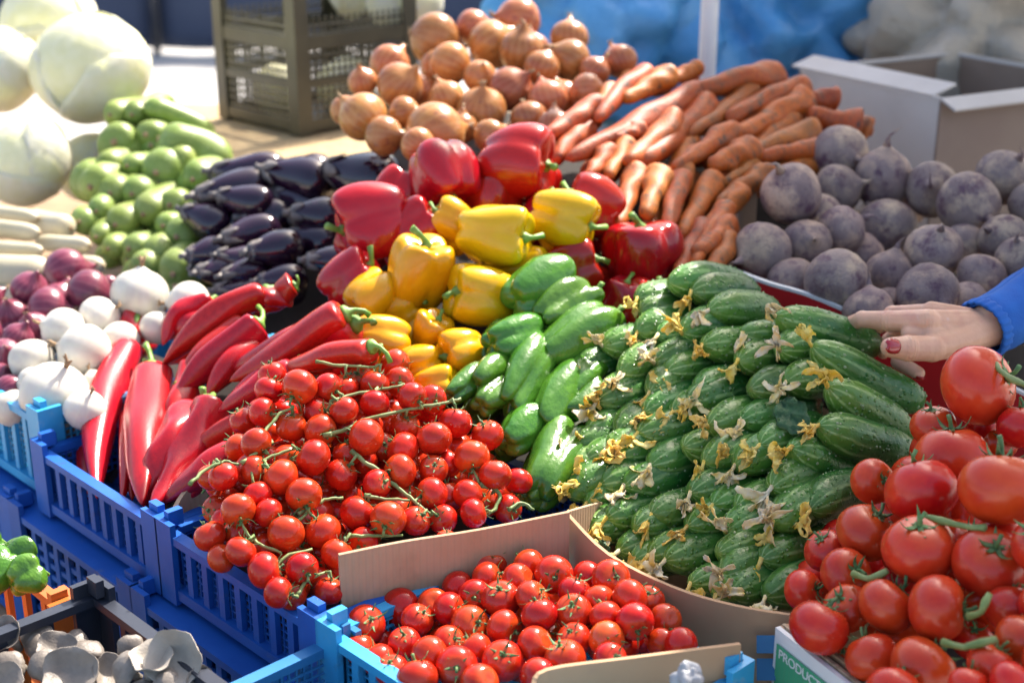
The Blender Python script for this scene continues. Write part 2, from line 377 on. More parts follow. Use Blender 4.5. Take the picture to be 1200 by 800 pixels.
# ------------------------------------------------------------------ plastic crates
def crate(u, v, z, a, b, h, mats, label, group, lattice=True, louver=False, nb=9, rot=None, bar=.010):
    M = rot if rot is not None else stallM(u, v, z)
    t = bpy.data.objects.new('plastic_crate', None); col.objects.link(t); t.matrix_world = M; MW[t.name] = M
    tag(t, label, 'crate', group); m = M_[mats]
    g = G(); g.box((.004, .004, 0), (a - .004, b - .004, .006)); part('crate_floor', g.mesh('crate_floor', m, smooth=False), t)
    def ring(z0, z1, w, o):
        g = G(); g.box((-o, -o, z0), (a + o, w, z1)).box((-o, b - w, z0), (a + o, b + o, z1)).box((-o, w, z0), (w, b - w, z1)).box((a - w, w, z0), (a + o, b - w, z1)); return g
    part('rim', ring(h - .009, h, .055 if louver else .012, .002).mesh('rim', m, smooth=False), t)
    part('bottom_rail', ring(.006, .018, .010, .001).mesh('bottom_rail', m, smooth=False), t)
    g = G()
    g.box((-.004, -.004, .0), (.028, .003, h + .014)).box((-.004, .003, .0), (.003, .028, h + .014)).box((.004, .004, h + .004), (.013, .022, h + .022))
    pm = g.mesh('corner_post', m, smooth=False)
    for (x, y, r) in ((0, 0, 0), (a, 0, 90), (a, b, 180), (0, b, 270)):
        part('corner_post', pm, t, Matrix.Translation((x, y, 0)) @ Matrix.Rotation(R_(r), 4, 'Z'))
    g = G(); g.box((-bar / 2, 0, .017), (bar / 2, .006, h - .008)); bm_ = g.mesh('slat', m, smooth=False)
    for (L, r, x, y) in ((a, 0, 0, 0), (b, 90, a, 0), (a, 180, a, b), (b, 270, 0, b)):
        n = max(3, int(round(nb * L / a)))
        for i in range(n):
            part('slat', bm_, t, Matrix.Translation((x, y, 0)) @ Matrix.Rotation(R_(r), 4, 'Z') @ Matrix.Translation((.035 + (L - .07) * (i + .5) / n, .002, 0)))
        if louver:
            g = G(); g.box((.03, .004, 0), (L - .03, .008, .007)); hm = g.mesh('rail', m, smooth=False)
            k = int((h - .03) / .016)
            for i in range(k): part('rail', hm, t, Matrix.Translation((x, y, .024 + i * .016)) @ Matrix.Rotation(R_(r), 4, 'Z'))
        if lattice:
            g = G(); c = .0085
            for i in range(int((L - .05) / c)): g.box((.025 + i * c, .0085, .016), (.027 + i * c, .0105, h - .008))
            for i in range(int((h - .022) / c)): g.box((.025, .009, .018 + i * c), (L - .025, .0115, .020 + i * c))
            part('lattice', g.mesh('lattice', m, smooth=False), t, Matrix.Translation((x, y, 0)) @ Matrix.Rotation(R_(r), 4, 'Z'), kind='stuff')
    return t
h1 = RIM - CB
crate(-.24, 0, CB, .285, .40, h1, 'blue', 'dark blue plastic crate holding the tomatoes on the vine', 'stall crates', nb=7)
crate(-.53, 0, CB, .285, .40, h1, 'blue', 'dark blue plastic crate holding the long red peppers', 'stall crates', nb=8)
crate(-.85, .015, CB, .31, .36, h1 + .03, 'lightblue', 'turquoise blue plastic crate holding the white and red onions', 'stall crates', nb=7)
crate(.05, 0, CB, .323, .234, h1, 'lightblue', 'light blue plastic crate around the carton of loose small tomatoes', 'stall crates', nb=10)
for k, (u0, lab) in enumerate(((-.27, 'dark blue slatted crate under the crate of tomatoes on the vine'), (-.57, 'dark blue slatted crate under the crate of long red peppers'), (-.87, 'dark blue slatted crate under the crate of onions'), (-1.17, 'dark blue slatted crate beyond the crate of onions'), (.03, 'dark blue slatted crate under the light blue crate of tomatoes'))):
    crate(u0, -.022, .622, .295, .40, .172, 'blue', lab, 'crates of the lower row', lattice=False, louver=True, nb=8)

# ------------------------------------------------------------------ meshes of the produce (made once, shared by copies)
def dimple(p, k, w): return k * math.exp(-((math.pi - p) / w) ** 2)
def tomato_mesh(i, lobes=0.0, flat=.9, mat_='tomato'):
    w = wob(100 + i, 3, .018); r0 = random.Random(i); nl = r0.choice((5, 6, 7)); ph = r0.uniform(0, 6)
    def f(s, th):
        p = math.pi * s; r = math.sin(p) * (1 + w(s * 3, th) + lobes * math.cos(nl * th + ph) * max(0, s - .35))
        return (r * math.cos(th), r * math.sin(th), -flat * math.cos(p) - dimple(p, .15, .35) + .03 * math.exp(-(p / .25) ** 2))
    return G().shell(f, 26, 18).mesh('tomato', M_[mat_])
def sepals(g, n, L, wid, z0, seed, curl=.5, mi=0):
    r = random.Random(seed)
    for k in range(n):
        th = 2 * math.pi * (k + r.uniform(-.2, .2)) / n; l = L * r.uniform(.7, 1.15); cu = curl * r.uniform(.2, 1.5); tw = r.uniform(-.6, .6)
        rows = []
        for i in range(6):
            s = i / 5; w = wid * (math.sin(math.pi * min(1, s * .85 + .15)) ** .7) * (1 - s * .6) if i < 5 else .003
            x = .05 + l * s * (1 - .25 * cu * s); z = z0 + .04 + .02 * s - .10 * math.sin(s * 2.2) + cu * l * s * s * .9; y = tw * l * s * s * .4
            row = []
            for q in (-1, 0, 1):
                px, py = x, y + q * w
                row.append((px * math.cos(th) - py * math.sin(th), px * math.sin(th) + py * math.cos(th), z + (.03 if q else 0) * (1 - s)))
            rows.append(row)
        g.grid(rows, mi, .018)
def calyx_mesh(i, L=.8, stem=.35, n=5, r=.075):
    g = G(); sepals(g, n, L, .10, .72, i, .5)
    q = random.Random(i + 50); a = q.uniform(0, 6.28); b = stem * q.uniform(.4, 1.0)
    g.tube([(0, 0, .66), (0, 0, .80), (.10 * b * math.cos(a), .10 * b * math.sin(a), .82 + .4 * b), (.5 * b * math.cos(a), .5 * b * math.sin(a), .85 + .8 * b)], [r * 1.3, r, r * .9, r * 1.1], 7)
    return g.mesh('calyx', M_['calyx'])
TOM = [tomato_mesh(i) for i in range(5)]
BIGT = [tomato_mesh(20 + i, .03 + .012 * (i % 3), .86, 'big_tomato') for i in range(5)]
ORT = tomato_mesh(40, 0, .92, 'orange_tomato')
CAL = [calyx_mesh(i) for i in range(6)]
BCAL = [calyx_mesh(30 + i, .62, .5, 5 + i % 2, .06) for i in range(4)]

def cuke_mesh(i, L=.125, Rr=.0232):
    r0 = random.Random(300 + i); w = wob(310 + i, 3, .04); bend = r0.uniform(-.010, .010); b2 = r0.uniform(-.005, .005)
    def f(s, th):
        e = (1 - (1 - min(1, s / .38)) ** 2.3) ** .62 if s < .38 else (1 - max(0, (s - .62) / .38) ** 2.6) ** .5
        e = .0 if s in (0, 1) else max(e, .12)
        r = Rr * e * (1 + w(s * 2, th) + .018 * math.cos(10 * th + r0.random() * 0)) 
        return (r * math.cos(th) + bend * math.sin(math.pi * s), r * math.sin(th) + b2 * math.sin(math.pi * s), L * s)
    g = G().shell(f, 20, 20)
    for _ in range(110):
        s, th = r0.uniform(.10, .97), (r0.randint(0, 9) + .5) * .6283 + r0.uniform(-.18, .18)
        p = Vector(f(s, th)); c = Vector(f(s, th + math.pi)); n = (p - (p + c) / 2).normalized()
        t1 = Vector((0, 0, 1)); t2 = n.cross(t1); q = r0.uniform(.0010, .0021)
        ring = [p - n * .0004 + (t1 * math.cos(a) + t2 * math.sin(a)) * q for a in (0, 1.257, 2.513, 3.77, 5.03)]
        g.add(ring + [p + n * q * .9], [(k, (k + 1) % 5, 5) for k in range(5)], 1 if r0.random() < .5 else 0)
    return g.mesh('cucumber', M_['cuke'], M_['spine'])
CUKE = [cuke_mesh(i) for i in range(8)]
def flower_mesh(i, m):
    r = random.Random(500 + i); g = G(); base = Vector((0, 0, 0))
    g.tube([(0, 0, -.002), (0, 0, .004), (.0008, 0, .009)], [.0022, .0017, .0026], 6)
    bunch = r.uniform(-.5, .5); bth = r.uniform(0, 6.28)
    for k in range(r.randint(6, 9)):
        th = 2 * math.pi * k / 7 + r.uniform(-.5, .5); L = r.uniform(.011, .026); spread = abs(r.gauss(.35, .3)); wd = r.uniform(.0016, .0034); cu = r.uniform(-1.5, 2.2); tw = r.uniform(-4, 4)
        rows = []
        p = Vector((.0014 * math.cos(th), .0014 * math.sin(th), .006)); a = spread
        for j in range(9):
            s = j / 8; d = Vector((math.sin(a) * math.cos(th) + bunch * s * math.cos(bth), math.sin(a) * math.sin(th) + bunch * s * math.sin(bth), math.cos(a))).normalized()
            sd = Vector((-math.sin(th), math.cos(th), 0)); nn = d.cross(sd).normalized(); ang = tw * s; sd = sd * math.cos(ang) + nn * math.sin(ang)
            w = wd * (.5 + 1.0 * math.sin(math.pi * min(1, s * .85 + .1))) * (1 if j < 8 else .5) * r.uniform(.75, 1.2)
            cr = [r.uniform(-.0011, .0011) for _ in range(5)]
            rows.append([p + sd * w * q + nn * (abs(q) * .0020 + cr[qi]) for qi, q in enumerate((-1, -.5, 0, .5, 1))])
            p = p + d * (L / 8); a += cu * .2 + r.uniform(-.3, .3)
        g.grid(rows, 0, .0004)
    return g.mesh('flower', M_[m])
FLOW = [flower_mesh(i, 'flower') for i in range(9)] + [flower_mesh(20 + i, 'flower_pale') for i in range(7)]

def bell_mesh(i, m, h=1.0, taper=.12, lobes=None, deep=1.0, wr=.05):
    r0 = random.Random(700 + i); n = lobes or r0.choice((3, 4, 4)); ph = r0.uniform(0, 6); w = wob(710 + i, 4, wr); amps = [r0.uniform(.7, 1.25) for _ in range(n)]
    bx, by = r0.uniform(-.08, .08), r0.uniform(-.08, .08)
    def f(s, th):
        p = math.pi * s; a = (th * n + ph) / (2 * math.pi); k = int(math.floor(a)) % n; fr = a - math.floor(a)
        amp = amps[k] * (1 - fr) + amps[(k + 1) % n] * fr
        gv = abs(math.cos((th * n + ph) / 2)) ** .75                    # 0 in the groove, 1 on the lobe
        depth = (.12 + .16 * abs(s - .5) * 2) * deep
        r = (math.sin(p) ** .62 if 0 < s < 1 else 0) * (1 - depth * (1 - gv) * amp) * (1 - taper * (1 - s) * 1.6 + w(s * 2, th))
        z = -h * math.cos(p) * (1 - .12 * (1 - gv))
        z -= dimple(p, .36 * h, .62) - .0; z += .22 * h * math.exp(-(p / .45) ** 2)
        return (r * math.cos(th) + bx * math.cos(p), r * math.sin(th) + by * math.cos(p), z)
    return G().shell(f, 40, 24).mesh('bell_pepper', M_[m])
def stem_mesh(i, L=.40, r=.075, z0=.55):
    q = random.Random(800 + i); a = q.uniform(0, 6.28); b = q.uniform(.1, .55); g = G()
    pts = [(0, 0, z0 - .05), (0, 0, z0 + .06), (.05 * math.cos(a), .05 * math.sin(a), z0 + .14), (b * .25 * math.cos(a), b * .25 * math.sin(a), z0 + L * .5), (b * .9 * math.cos(a), b * .9 * math.sin(a), z0 + L * .95)]
    g.tube(pts, [r * 2.6, r * 2.2, r * 1.1, r * .85, r * 1.15], 9); return g.mesh('stem', M_['pepper_stem'])
REDB = [bell_mesh(i, 'red_pepper', 1.0, deep=1.2, wr=.06) for i in range(5)]
YELB = [bell_mesh(10 + i, 'yellow_pepper', 1.0, deep=1.25, wr=.06) for i in range(5)]
GRNB = [bell_mesh(20 + i, 'green_pepper', 1.45, .22, 3 + i % 2, 1.7, .09) for i in range(6)]
STEM = [stem_mesh(i) for i in range(5)]
GSTEM = [stem_mesh(10 + i, .36, .08, 1.0) for i in range(3)]

def long_mesh(i, L=1.0, Rr=.155):
    r0 = random.Random(900 + i); w = wob(910 + i, 4, .09); bend = r0.uniform(-.10, .10); b2 = r0.uniform(-.06, .06); fl = r0.uniform(.72, .9); n = r0.choice((2, 3)); ph = r0.uniform(0, 6)
    def f(s, th):       # s = 0 tip, 1 shoulder
        e = (math.sin(math.pi / 2 * min(1, s / .62)) ** .75) * (1 - .10 * max(0, s - .62)) if s < .9 else (1 - ((s - .9) / .1) ** 2.2) ** .5 * .972
        e = 0 if s in (0, 1) else max(e, .05)
        r = Rr * e * (1 + w(s * 3, th) + .10 * s * math.cos(n * th + ph))
        z = L * s - (.03 * math.exp(-((1 - s) / .05) ** 2))
        return (r * math.cos(th) + bend * math.sin(math.pi * s), r * fl * math.sin(th) + b2 * math.sin(math.pi * s * 1.3), z)
    return G().shell(f, 24, 30).mesh('long_pepper', M_['long_pepper'])
def hook_mesh(i):
    q = random.Random(950 + i); a = q.uniform(0, 6.28); g = G(); c, s_ = math.cos(a), math.sin(a); b = q.uniform(.05, .16)
    g.tube([(0, 0, .955), (0, 0, .985), (0, 0, 1.005), (b * .2 * c, b * .2 * s_, 1.04), (b * .7 * c, b * .7 * s_, 1.085), (b * 1.4 * c, b * 1.4 * s_, 1.10)], [.075, .065, .026, .020, .019, .024], 9)
    return g.mesh('stem', M_['pepper_stem'])
LONG = [long_mesh(i) for i in range(7)]
HOOK = [hook_mesh(i) for i in range(4)]

def egg_mesh(i):
    w = wob(1000 + i, 3, .03); r0 = random.Random(i + 1010); bend = r0.uniform(-.012, .012)
    def f(s, th):       # s = 0 stalk end
        e = .36 + .64 * math.sin(math.pi * .5 * min(1, s / .68)) ** 1.5 if s < .68 else (1 - ((s - .68) / .32) ** 2.2) ** .5
        e *= min(1, (s / .05)) ** .5
        r = .034 * e * (1 + w(s * 2, th)); return (r * math.cos(th) + bend * math.sin(3.14 * s), r * math.sin(th), .15 * s)
    return G().shell(f, 24, 24).mesh('eggplant', M_['eggplant'])
def egg_calyx(i):
    g = G(); g.tube([(0, 0, -.016), (.001, 0, -.006), (0, 0, .002)], [.006, .005, .009], 8)
    for k in range(5):
        th = 1.2566 * k; rows = []
        for j in range(5):
            s = j / 4; z = .040 * s; r = .034 * (.36 + .64 * math.sin(math.pi * .5 * min(1, z / .15 / .68)) ** 1.5) * min(1, (max(z, .001) / .15 / .05)) ** .5 + .0012
            hw = .75 * (1 - s) ** .8 + .02
            rows.append([(r * math.cos(th + hw * q), r * math.sin(th + hw * q), z) for q in (-1, 0, 1)])
        g.grid(rows, 0, .001)
    return g.mesh('calyx', M_['egg_calyx'])
EGG = [egg_mesh(i) for i in range(4)]; EGC = egg_calyx(0)

def onion_mesh(i, m):
    w = wob(1100 + i, 3, .03); r0 = random.Random(1110 + i); nk = r0.uniform(.10, .16); up = r0.uniform(.25, .5) * (.35 if m == 'white_onion' else 1)
    def f(s, th):
        p = math.pi * s; r = math.sin(p) * (1 + w(s * 2, th)); z = -.92 * math.cos(p)
        if s > .80:
            q = (s - .80) / .20; r = r * (1 - q) + nk * (1 - .55 * q) * q * 1.6 * (1 if s < 1 else 0) ; z += up * q ** 1.6
        if s < .08: z -= .02
        return (r * math.cos(th), r * math.sin(th), z)
    return G().shell(f, 24, 26).mesh('onion', M_[m])
def husk_mesh(i):
    g = G(); q = random.Random(1150 + i); z = 1.12
    for k in range(6):
        a = q.uniform(0, 6.28); b = q.uniform(.05, .22); g.tube([(0, 0, z - .1), (.05 * math.cos(a), .05 * math.sin(a), z + .12), (b * math.cos(a), b * math.sin(a), z + .3 * q.uniform(.5, 1.1))], [.07, .05, .012], 5)
    return g.mesh('neck', M_['dry'])
def roots_mesh(i):
    g = G(); q = random.Random(1160 + i)
    for k in range(9):
        a = q.uniform(0, 6.28); b = q.uniform(.08, .25); g.tube([(0, 0, -.9), (b * .5 * math.cos(a), b * .5 * math.sin(a), -.98), (b * math.cos(a), b * math.sin(a), -1.02 - q.uniform(0, .06))], [.03, .015, .006], 4)
    return g.mesh('roots', M_['dry'])
ONI = {m: [onion_mesh(10 * j + i, m) for i in range(4)] for j, m in enumerate(('onion', 'white_onion', 'red_onion'))}
HUSK = [husk_mesh(i) for i in range(3)]; ROOTS = roots_mesh(0)

def beet_mesh(i):
    w = wob(1200 + i, 4, .05); r0 = random.Random(1210 + i); sh = r0.uniform(.12, .35)
    def f(s, th):
        p = math.pi * s; r = math.sin(p) * (1 + w(s * 2, th)); z = -.92 * math.cos(p)
        if s < .22: q = 1 - s / .22; r *= (1 - .45 * q); z -= sh * q ** 1.7          # tapers to the tap root
        if s > .9: z -= .05
        return (r * math.cos(th), r * math.sin(th), z)
    return G().shell(f, 22, 22).mesh('beet', M_['beet'])
def tap_mesh(i):
    g = G(); q = random.Random(1250 + i); a = q.uniform(0, 6.28); b = q.uniform(.05, .4); c, s_ = math.cos(a), math.sin(a)
    g.tube([(0, 0, -.98), (0, 0, -1.22), (.2 * b * c, .2 * b * s_, -1.36), (.8 * b * c, .8 * b * s_, -1.5), (1.5 * b * c, 1.5 * b * s_, -1.68)], [.17, .085, .045, .022, .008], 7); return g.mesh('tap_root', M_['beet'])
BEET = [beet_mesh(i) for i in range(5)]; TAP = [tap_mesh(i) for i in range(3)]
def carrot_mesh(i):
    w = wob(1300 + i, 5, .09); r0 = random.Random(1310 + i); bend = r0.uniform(-.03, .03); k = r0.uniform(.35, .6)
    def f(s, th):        # 0 tip, 1 crown
        e = (k + (1 - k) * s) * (1 - (1 - min(1, s / .14)) ** 2) ** .5 if s < .93 else (k + (1 - k) * s) * (1 - ((s - .93) / .07) ** 2.4) ** .5
        r = .095 * e * (1 + w(s * 4, th)); return (r * math.cos(th) + bend * math.sin(3.14 * s), r * math.sin(th), s)
    g = G().shell(f, 16, 24); g.tube([(0, 0, .985), (0, 0, 1.015)], [.03, .024], 6); return g.mesh('carrot', M_['carrot'])
CAR = [carrot_mesh(i) for i in range(6)]
def marrow_mesh(i, m, Rr=.032, L=.17):
    w = wob(1400 + i, 3, .04); bend = random.Random(i).uniform(-.01, .01)
    def f(s, th):
        e = (1 - (1 - min(1, s / .2)) ** 2) ** .5 if s < .5 else (1 - max(0, (s - .72) / .28) ** 2.2) ** .5
        r = Rr * e * (1 + w(s * 2, th)); return (r * math.cos(th) + bend * math.sin(3.14 * s), r * math.sin(th), L * s)
    return G().shell(f, 20, 22).mesh('marrow', M_[m])
ZUC = [marrow_mesh(i, 'zucchini') for i in range(4)]; SQU = [marrow_mesh(10 + i, 'squash', .026, .19) for i in range(3)]
def blossom_scar(m): g = G(); g.tube([(0, 0, -.001), (0, 0, .003)], [.004, .006], 8); return g.mesh('blossom_scar', M_[m])
SCAR = blossom_scar('dry')
def cabbage_mesh(i):
    w = wob(1500 + i, 4, .03)
    def f(s, th): p = math.pi * s; r = math.sin(p) * (1 + w(s * 2, th)); return (r * math.cos(th), r * math.sin(th), -.9 * math.cos(p))
    return G().shell(f, 32, 24).mesh('cabbage', M_['cabbage'])
def wrapper_mesh(i):
    q = random.Random(1550 + i); rows = []
    for a in range(11):
        s = a / 10; p = .25 + 2.1 * s; row = []
        for b in range(13):
            k = (b / 12 - .5) * 2; hw = 1.25 * math.sin(math.pi * min(.97, .25 + .7 * s)) ** .8; th = k * hw
            r = 1.012 + .012 * abs(k) ** 3 + .05 * max(0, s - .8) * 5 * abs(math.sin(b * 1.9 + i)) * .3 + .012 * math.cos(6 * th)
            rr = math.sin(p) * r; row.append((rr * math.cos(th), rr * math.sin(th), -.9 * math.cos(p) * r * -1 * -1))
        rows.append(row)
    return G().grid(rows, 0, .018).mesh('wrapper_leaf', M_['cabbage'])
CAB = [cabbage_mesh(i) for i in range(2)]; WRAP = [wrapper_mesh(i) for i in range(3)]

# ------------------------------------------------------------------ heaps of round things
def relax(P, Rr, it=60, slack=.94, lim=.05):
    """push overlapping neighbours apart along their own lines of sight, so that each stays where it is seen"""
    P = np.array([list(p) for p in P]); e = np.array(EYE); D = P - e; T = np.linalg.norm(D, axis=1); D /= T[:, None]; T0 = T.copy(); Rr = np.array(Rr)
    for _ in range(it):
        X = e + D * T[:, None]; d = np.linalg.norm(X[:, None] - X[None], axis=2); need = (Rr[:, None] + Rr[None]) * slack
        np.fill_diagonal(d, 9); ov = np.clip(need - d, 0, None)
        if ov.max() < 2e-4: break
        s = np.sign(T[:, None] - T[None] + (np.arange(len(T))[:, None] - np.arange(len(T))[None]) * 1e-7)
        T = T + np.clip((ov * s).sum(1) * .35, -.006, .006); T = np.clip(T, T0 - lim, T0 + lim)
    return [Vector(e + D[i] * T[i]) for i in range(len(T))]
def filler(face, spots, r_px, step, deep, rnd, pad=0, keep=.10):
    """a second layer under the visible one, where gaps let it show"""
    pts = np.array([(s[0], s[1]) for s in spots]); rr = np.array([s[2] for s in spots]); out = []
    ang = np.linspace(0, 6.28, 16, endpoint=False)
    xs = np.arange(pts[:, 0].min() - pad, pts[:, 0].max() + pad, step); ys = np.arange(pts[:, 1].min(), pts[:, 1].max() + pad, step * .86)
    for j, y in enumerate(ys):
        for x in xs:
            x2, y2 = x + (j % 2) * step / 2 + rnd.uniform(-.2, .2) * step, y + rnd.uniform(-.2, .2) * step
            d = np.hypot(pts[:, 0] - x2, pts[:, 1] - y2)
            near = d < rr * 2.6
            a = np.arctan2(pts[:, 1] - y2, pts[:, 0] - x2)[d < rr * 3.2]
            if len(a) < 4: continue
            a = np.sort(a); gap = np.max(np.diff(np.concatenate([a, a[:1] + 2 * np.pi])))
            if gap > 2.4: continue
            sx = np.concatenate([[x2], x2 + r_px * .8 * np.cos(ang), x2 + r_px * .4 * np.cos(ang)]); sy = np.concatenate([[y2], y2 + r_px * .8 * np.sin(ang), y2 + r_px * .4 * np.sin(ang)])
            cov = (np.hypot(sx[:, None] - pts[None, :, 0], sy[:, None] - pts[None, :, 1]) < rr[None] * .97).any(1)
            if 1 - cov.mean() > keep: out.append((x2, y2, r_px * rnd.uniform(.9, 1.05), deep))
    return out

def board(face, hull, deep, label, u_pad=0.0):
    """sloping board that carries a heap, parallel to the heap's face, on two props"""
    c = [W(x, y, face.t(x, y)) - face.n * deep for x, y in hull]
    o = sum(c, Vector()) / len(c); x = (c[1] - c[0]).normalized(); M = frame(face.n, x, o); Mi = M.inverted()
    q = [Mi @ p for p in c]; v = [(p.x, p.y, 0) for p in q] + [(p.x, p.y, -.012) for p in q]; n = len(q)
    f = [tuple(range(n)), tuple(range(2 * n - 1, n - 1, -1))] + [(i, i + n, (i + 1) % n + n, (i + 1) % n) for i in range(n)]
    t = top('display_board', G().add(v, f).mesh('display_board', M_['liner'], smooth=False), M, label, 'board', 'sloping boards under the heaps')  # shade between the heaped things is put into the board's dark colour
    for p in c:
        if p.z > .83:
            g = G(); x_, y_ = p.x * .7 + o.x * .3, p.y * .7 + o.y * .3
            g.box((x_ - .015, y_ - .015, .794), (x_ + .015, y_ + .015, p.z * .7 + o.z * .3 - .012)); _part('prop', g.mesh('prop', M_['wood'], smooth=False), t, Matrix())
    return t

# ------------------------------------------------------------------ which neighbour a thing of a heap lies next to
def near(rules, x, y):
    for test, lab, grp in rules:
        if test(x, y): return lab, grp
VINE_AT = [(lambda x, y: (y - 635) > (x - 213) * .638 - 62 and x < 385, 'ripe tomato on the vine just inside the dark blue crate rim', 'vine tomatoes at the crate rim'),
           (lambda x, y: y > 652 - (x - 396) * .19 - 42 and x > 380, 'ripe tomato on the vine leaning against the corrugated carton wall', 'vine tomatoes at the carton wall'),
           (lambda x, y: x > 520 - (y - 480) * .2, 'ripe tomato on the vine beside the green peppers', 'vine tomatoes beside the green peppers'),
           (lambda x, y: y < 462 and x > 400, 'ripe tomato on the vine below the yellow peppers', 'vine tomatoes below the yellow peppers'),
           (lambda x, y: x < 345 - (y - 430) * .35, 'ripe tomato on the vine beside the long red peppers', 'vine tomatoes beside the long peppers'),
           (lambda x, y: True, 'ripe tomato among the green stalks in the middle of the vine tomatoes', 'vine tomatoes among the stalks')]
BOX_AT = [(lambda x, y: x < 470 and y > 690, 'small red tomato beside the light blue crate corner', 'small tomatoes at the blue crate corner'),
          (lambda x, y: y < 700 - (x - 560) * .02 and x < 680, 'small red tomato piled near the corrugated carton wall', 'small tomatoes near the corrugated wall'),
          (lambda x, y: x > 690 and y < 660 + (x - 690) * .78, 'small red tomato along the carton wall below the cucumbers', 'small tomatoes below the cucumbers'),
          (lambda x, y: y > 752 and x > 610, 'small red tomato beside the cut carton flap', 'small tomatoes beside the flap'),
          (lambda x, y: True, 'small red tomato in the middle of the carton of loose tomatoes', 'small tomatoes in mid carton')]
CUKE_AT = [(lambda x, y: y > 602 + (x - 668) * .42 - 8, 'cucumber with its flower in the lowest row behind the brown carton edge', 'cucumbers of the lowest row'),
           (lambda x, y: x < 712 and y < 600, 'cucumber with its flower at the end of the stack beside the green peppers', 'cucumbers beside the green peppers'),
           (lambda x, y: y < 420 - (x - 800) * .1, 'cucumber with its flower in the top rows below the red peppers', 'cucumbers of the top rows'),
           (lambda x, y: x > 850 and y > 530, 'cucumber with its flower beside the large tomatoes', 'cucumbers beside the large tomatoes'),
           (lambda x, y: True, 'ridged green cucumber with its flower in the middle of the stack', 'cucumbers in mid stack')]
BIG_AT = [(lambda x, y: x < 985, 'large red tomato beside the cucumber stack', 'large tomatoes beside the cucumbers'),
          (lambda x, y: y > 748, 'large red tomato just inside the green printed carton front', 'large tomatoes at the printed front'),
          (lambda x, y: y < 560, 'large red tomato near the top of its heap below the hand', 'large tomatoes below the hand'),
          (lambda x, y: True, 'large red tomato in the middle of the heap above the printed carton', 'large tomatoes in mid heap')]
CAR_AT = [(lambda x, y: x < 760 and y < 150, 'earthy carrot beside the brown onions', 'carrots beside the onions'),
          (lambda x, y: x > 920, 'earthy carrot beside the beets', 'carrots beside the beets'),
          (lambda x, y: y > 200, 'earthy carrot pointing down behind the red bell pepper', 'carrots behind the red pepper'),
          (lambda x, y: True, 'earthy orange carrot in the middle of the carrot heap', 'carrots in mid heap')]
ONI_AT = [(lambda x, y: y < 60, 'golden brown onion on the crest of the onion heap', 'onions on the crest'),
          (lambda x, y: x < 470, 'golden brown onion on the side of the heap facing the tall crate', 'onions facing the tall crate'),
          (lambda x, y: x > 655, 'golden brown onion beside the carrots', 'onions beside the carrots'),
          (lambda x, y: y > 125, 'golden brown onion just behind the red bell peppers', 'onions behind the red peppers'),
          (lambda x, y: True, 'golden brown onion in the middle of the onion heap', 'onions in mid heap')]
BEET_AT = [(lambda x, y: y > 310, 'dusty beet in the lowest row just above the red carton rim', 'beets of the lowest row'),
           (lambda x, y: x < 960, 'dusty beet beside the carrots', 'beets beside the carrots'),
           (lambda x, y: y < 235, 'dusty beet on the crest in front of the open carton', 'beets on the crest'),
           (lambda x, y: True, 'dusty grey purple beet in the middle of the beet heap', 'beets in mid heap')]
# ------------------------------------------------------------------ tomatoes on the vine
vine_face = Face((350, 700, 1.40), (450, 430, 1.63), (610, 600, 1.53))
VT = (Z(210, 410, 5, [(705, 215, 105), (525, 235, 75), (545, 145, 65), (490, 365, 85), (375, 415, 58, .02), (660, 450, 92), (810, 365, 78, .01), (970, 90, 80), (870, 220, 72), (970, 220, 82), (965, 355, 86), (1055, 170, 55, .01), (1145, 200, 75), (1145, 315, 85), (830, 470, 95), (1095, 510, 112), (450, 545, 92), (345, 570, 70, .02), (260, 740, 90), (190, 745, 55, .02), (440, 700, 78, .01), (595, 745, 110), (785, 630, 118), (950, 730, 95), (985, 610, 80, .02), (630, 640, 60, .025)])
      + Z(410, 410, 5, [(265, 85, 92), (290, 185, 65), (365, 275, 80), (480, 290, 62), (455, 350, 60, .02), (320, 450, 92), (310, 580, 100), (195, 570, 55, .025), (495, 520, 103), (615, 425, 100), (805, 500, 97), (715, 630, 105), (490, 700, 82), (570, 665, 70, .02), (850, 735, 97), (985, 770, 75), (295, 710, 100)])
      + Z(210, 550, 5, [(345, 235, 100), (215, 235, 50, .025), (270, 305, 55, .02), (180, 390, 95), (730, 150, 105), (460, 150, 75, .01), (525, 255, 82), (625, 375, 115), (840, 360, 112), (1045, 255, 120), (335, 370, 62, .02), (360, 480, 92), (500, 590, 118), (720, 580, 95), (925, 495, 95), (245, 520, 78, .01), (500, 385, 50, .025), (580, 720, 90), (880, 710, 72), (665, 735, 60, .02), (1080, 420, 80, .02)])
      + Z(410, 550, 5, [(160, 85, 75, .01), (480, 145, 97), (225, 290, 105), (385, 300, 88), (545, 290, 80), (690, 145, 88), (725, 255, 83), (925, 230, 85), (80, 420, 65, .025), (335, 110, 60, .025), (600, 40, 70, .03)]))
VT = [(p[0], p[1], min(21.8, max(17.5, p[2] * 1.02)), p[3] if len(p) > 3 else 0.0) for p in VT]
VT += filler(vine_face, VT, 20, 23, .033, random.Random(3), keep=.04)
VP = relax([W(x, y, vine_face.t(x, y) + d) for x, y, r, d in VT], [r * vine_face.t(x, y) / F for x, y, r, d in VT], lim=.035)
STALKS = [Z(210, 410, 5, q) for q in ([(485, 500), (530, 440), (590, 370), (670, 330)], [(365, 665), (440, 610), (545, 540), (495, 490)], [(420, 690), (540, 620), (690, 575)],
          [(840, 500), (1000, 455), (1070, 410), (1200, 385), (1400, 335), (1560, 310), (1650, 285)], [(1010, 590), (1080, 650), (1180, 715), (1260, 790), (1350, 860), (1480, 965)],
          [(800, 70), (900, 85), (990, 95), (1150, 100)], [(890, 300), (1010, 260), (1190, 230), (1310, 205)], [(60, 790), (150, 700), (270, 650), (350, 670)])]
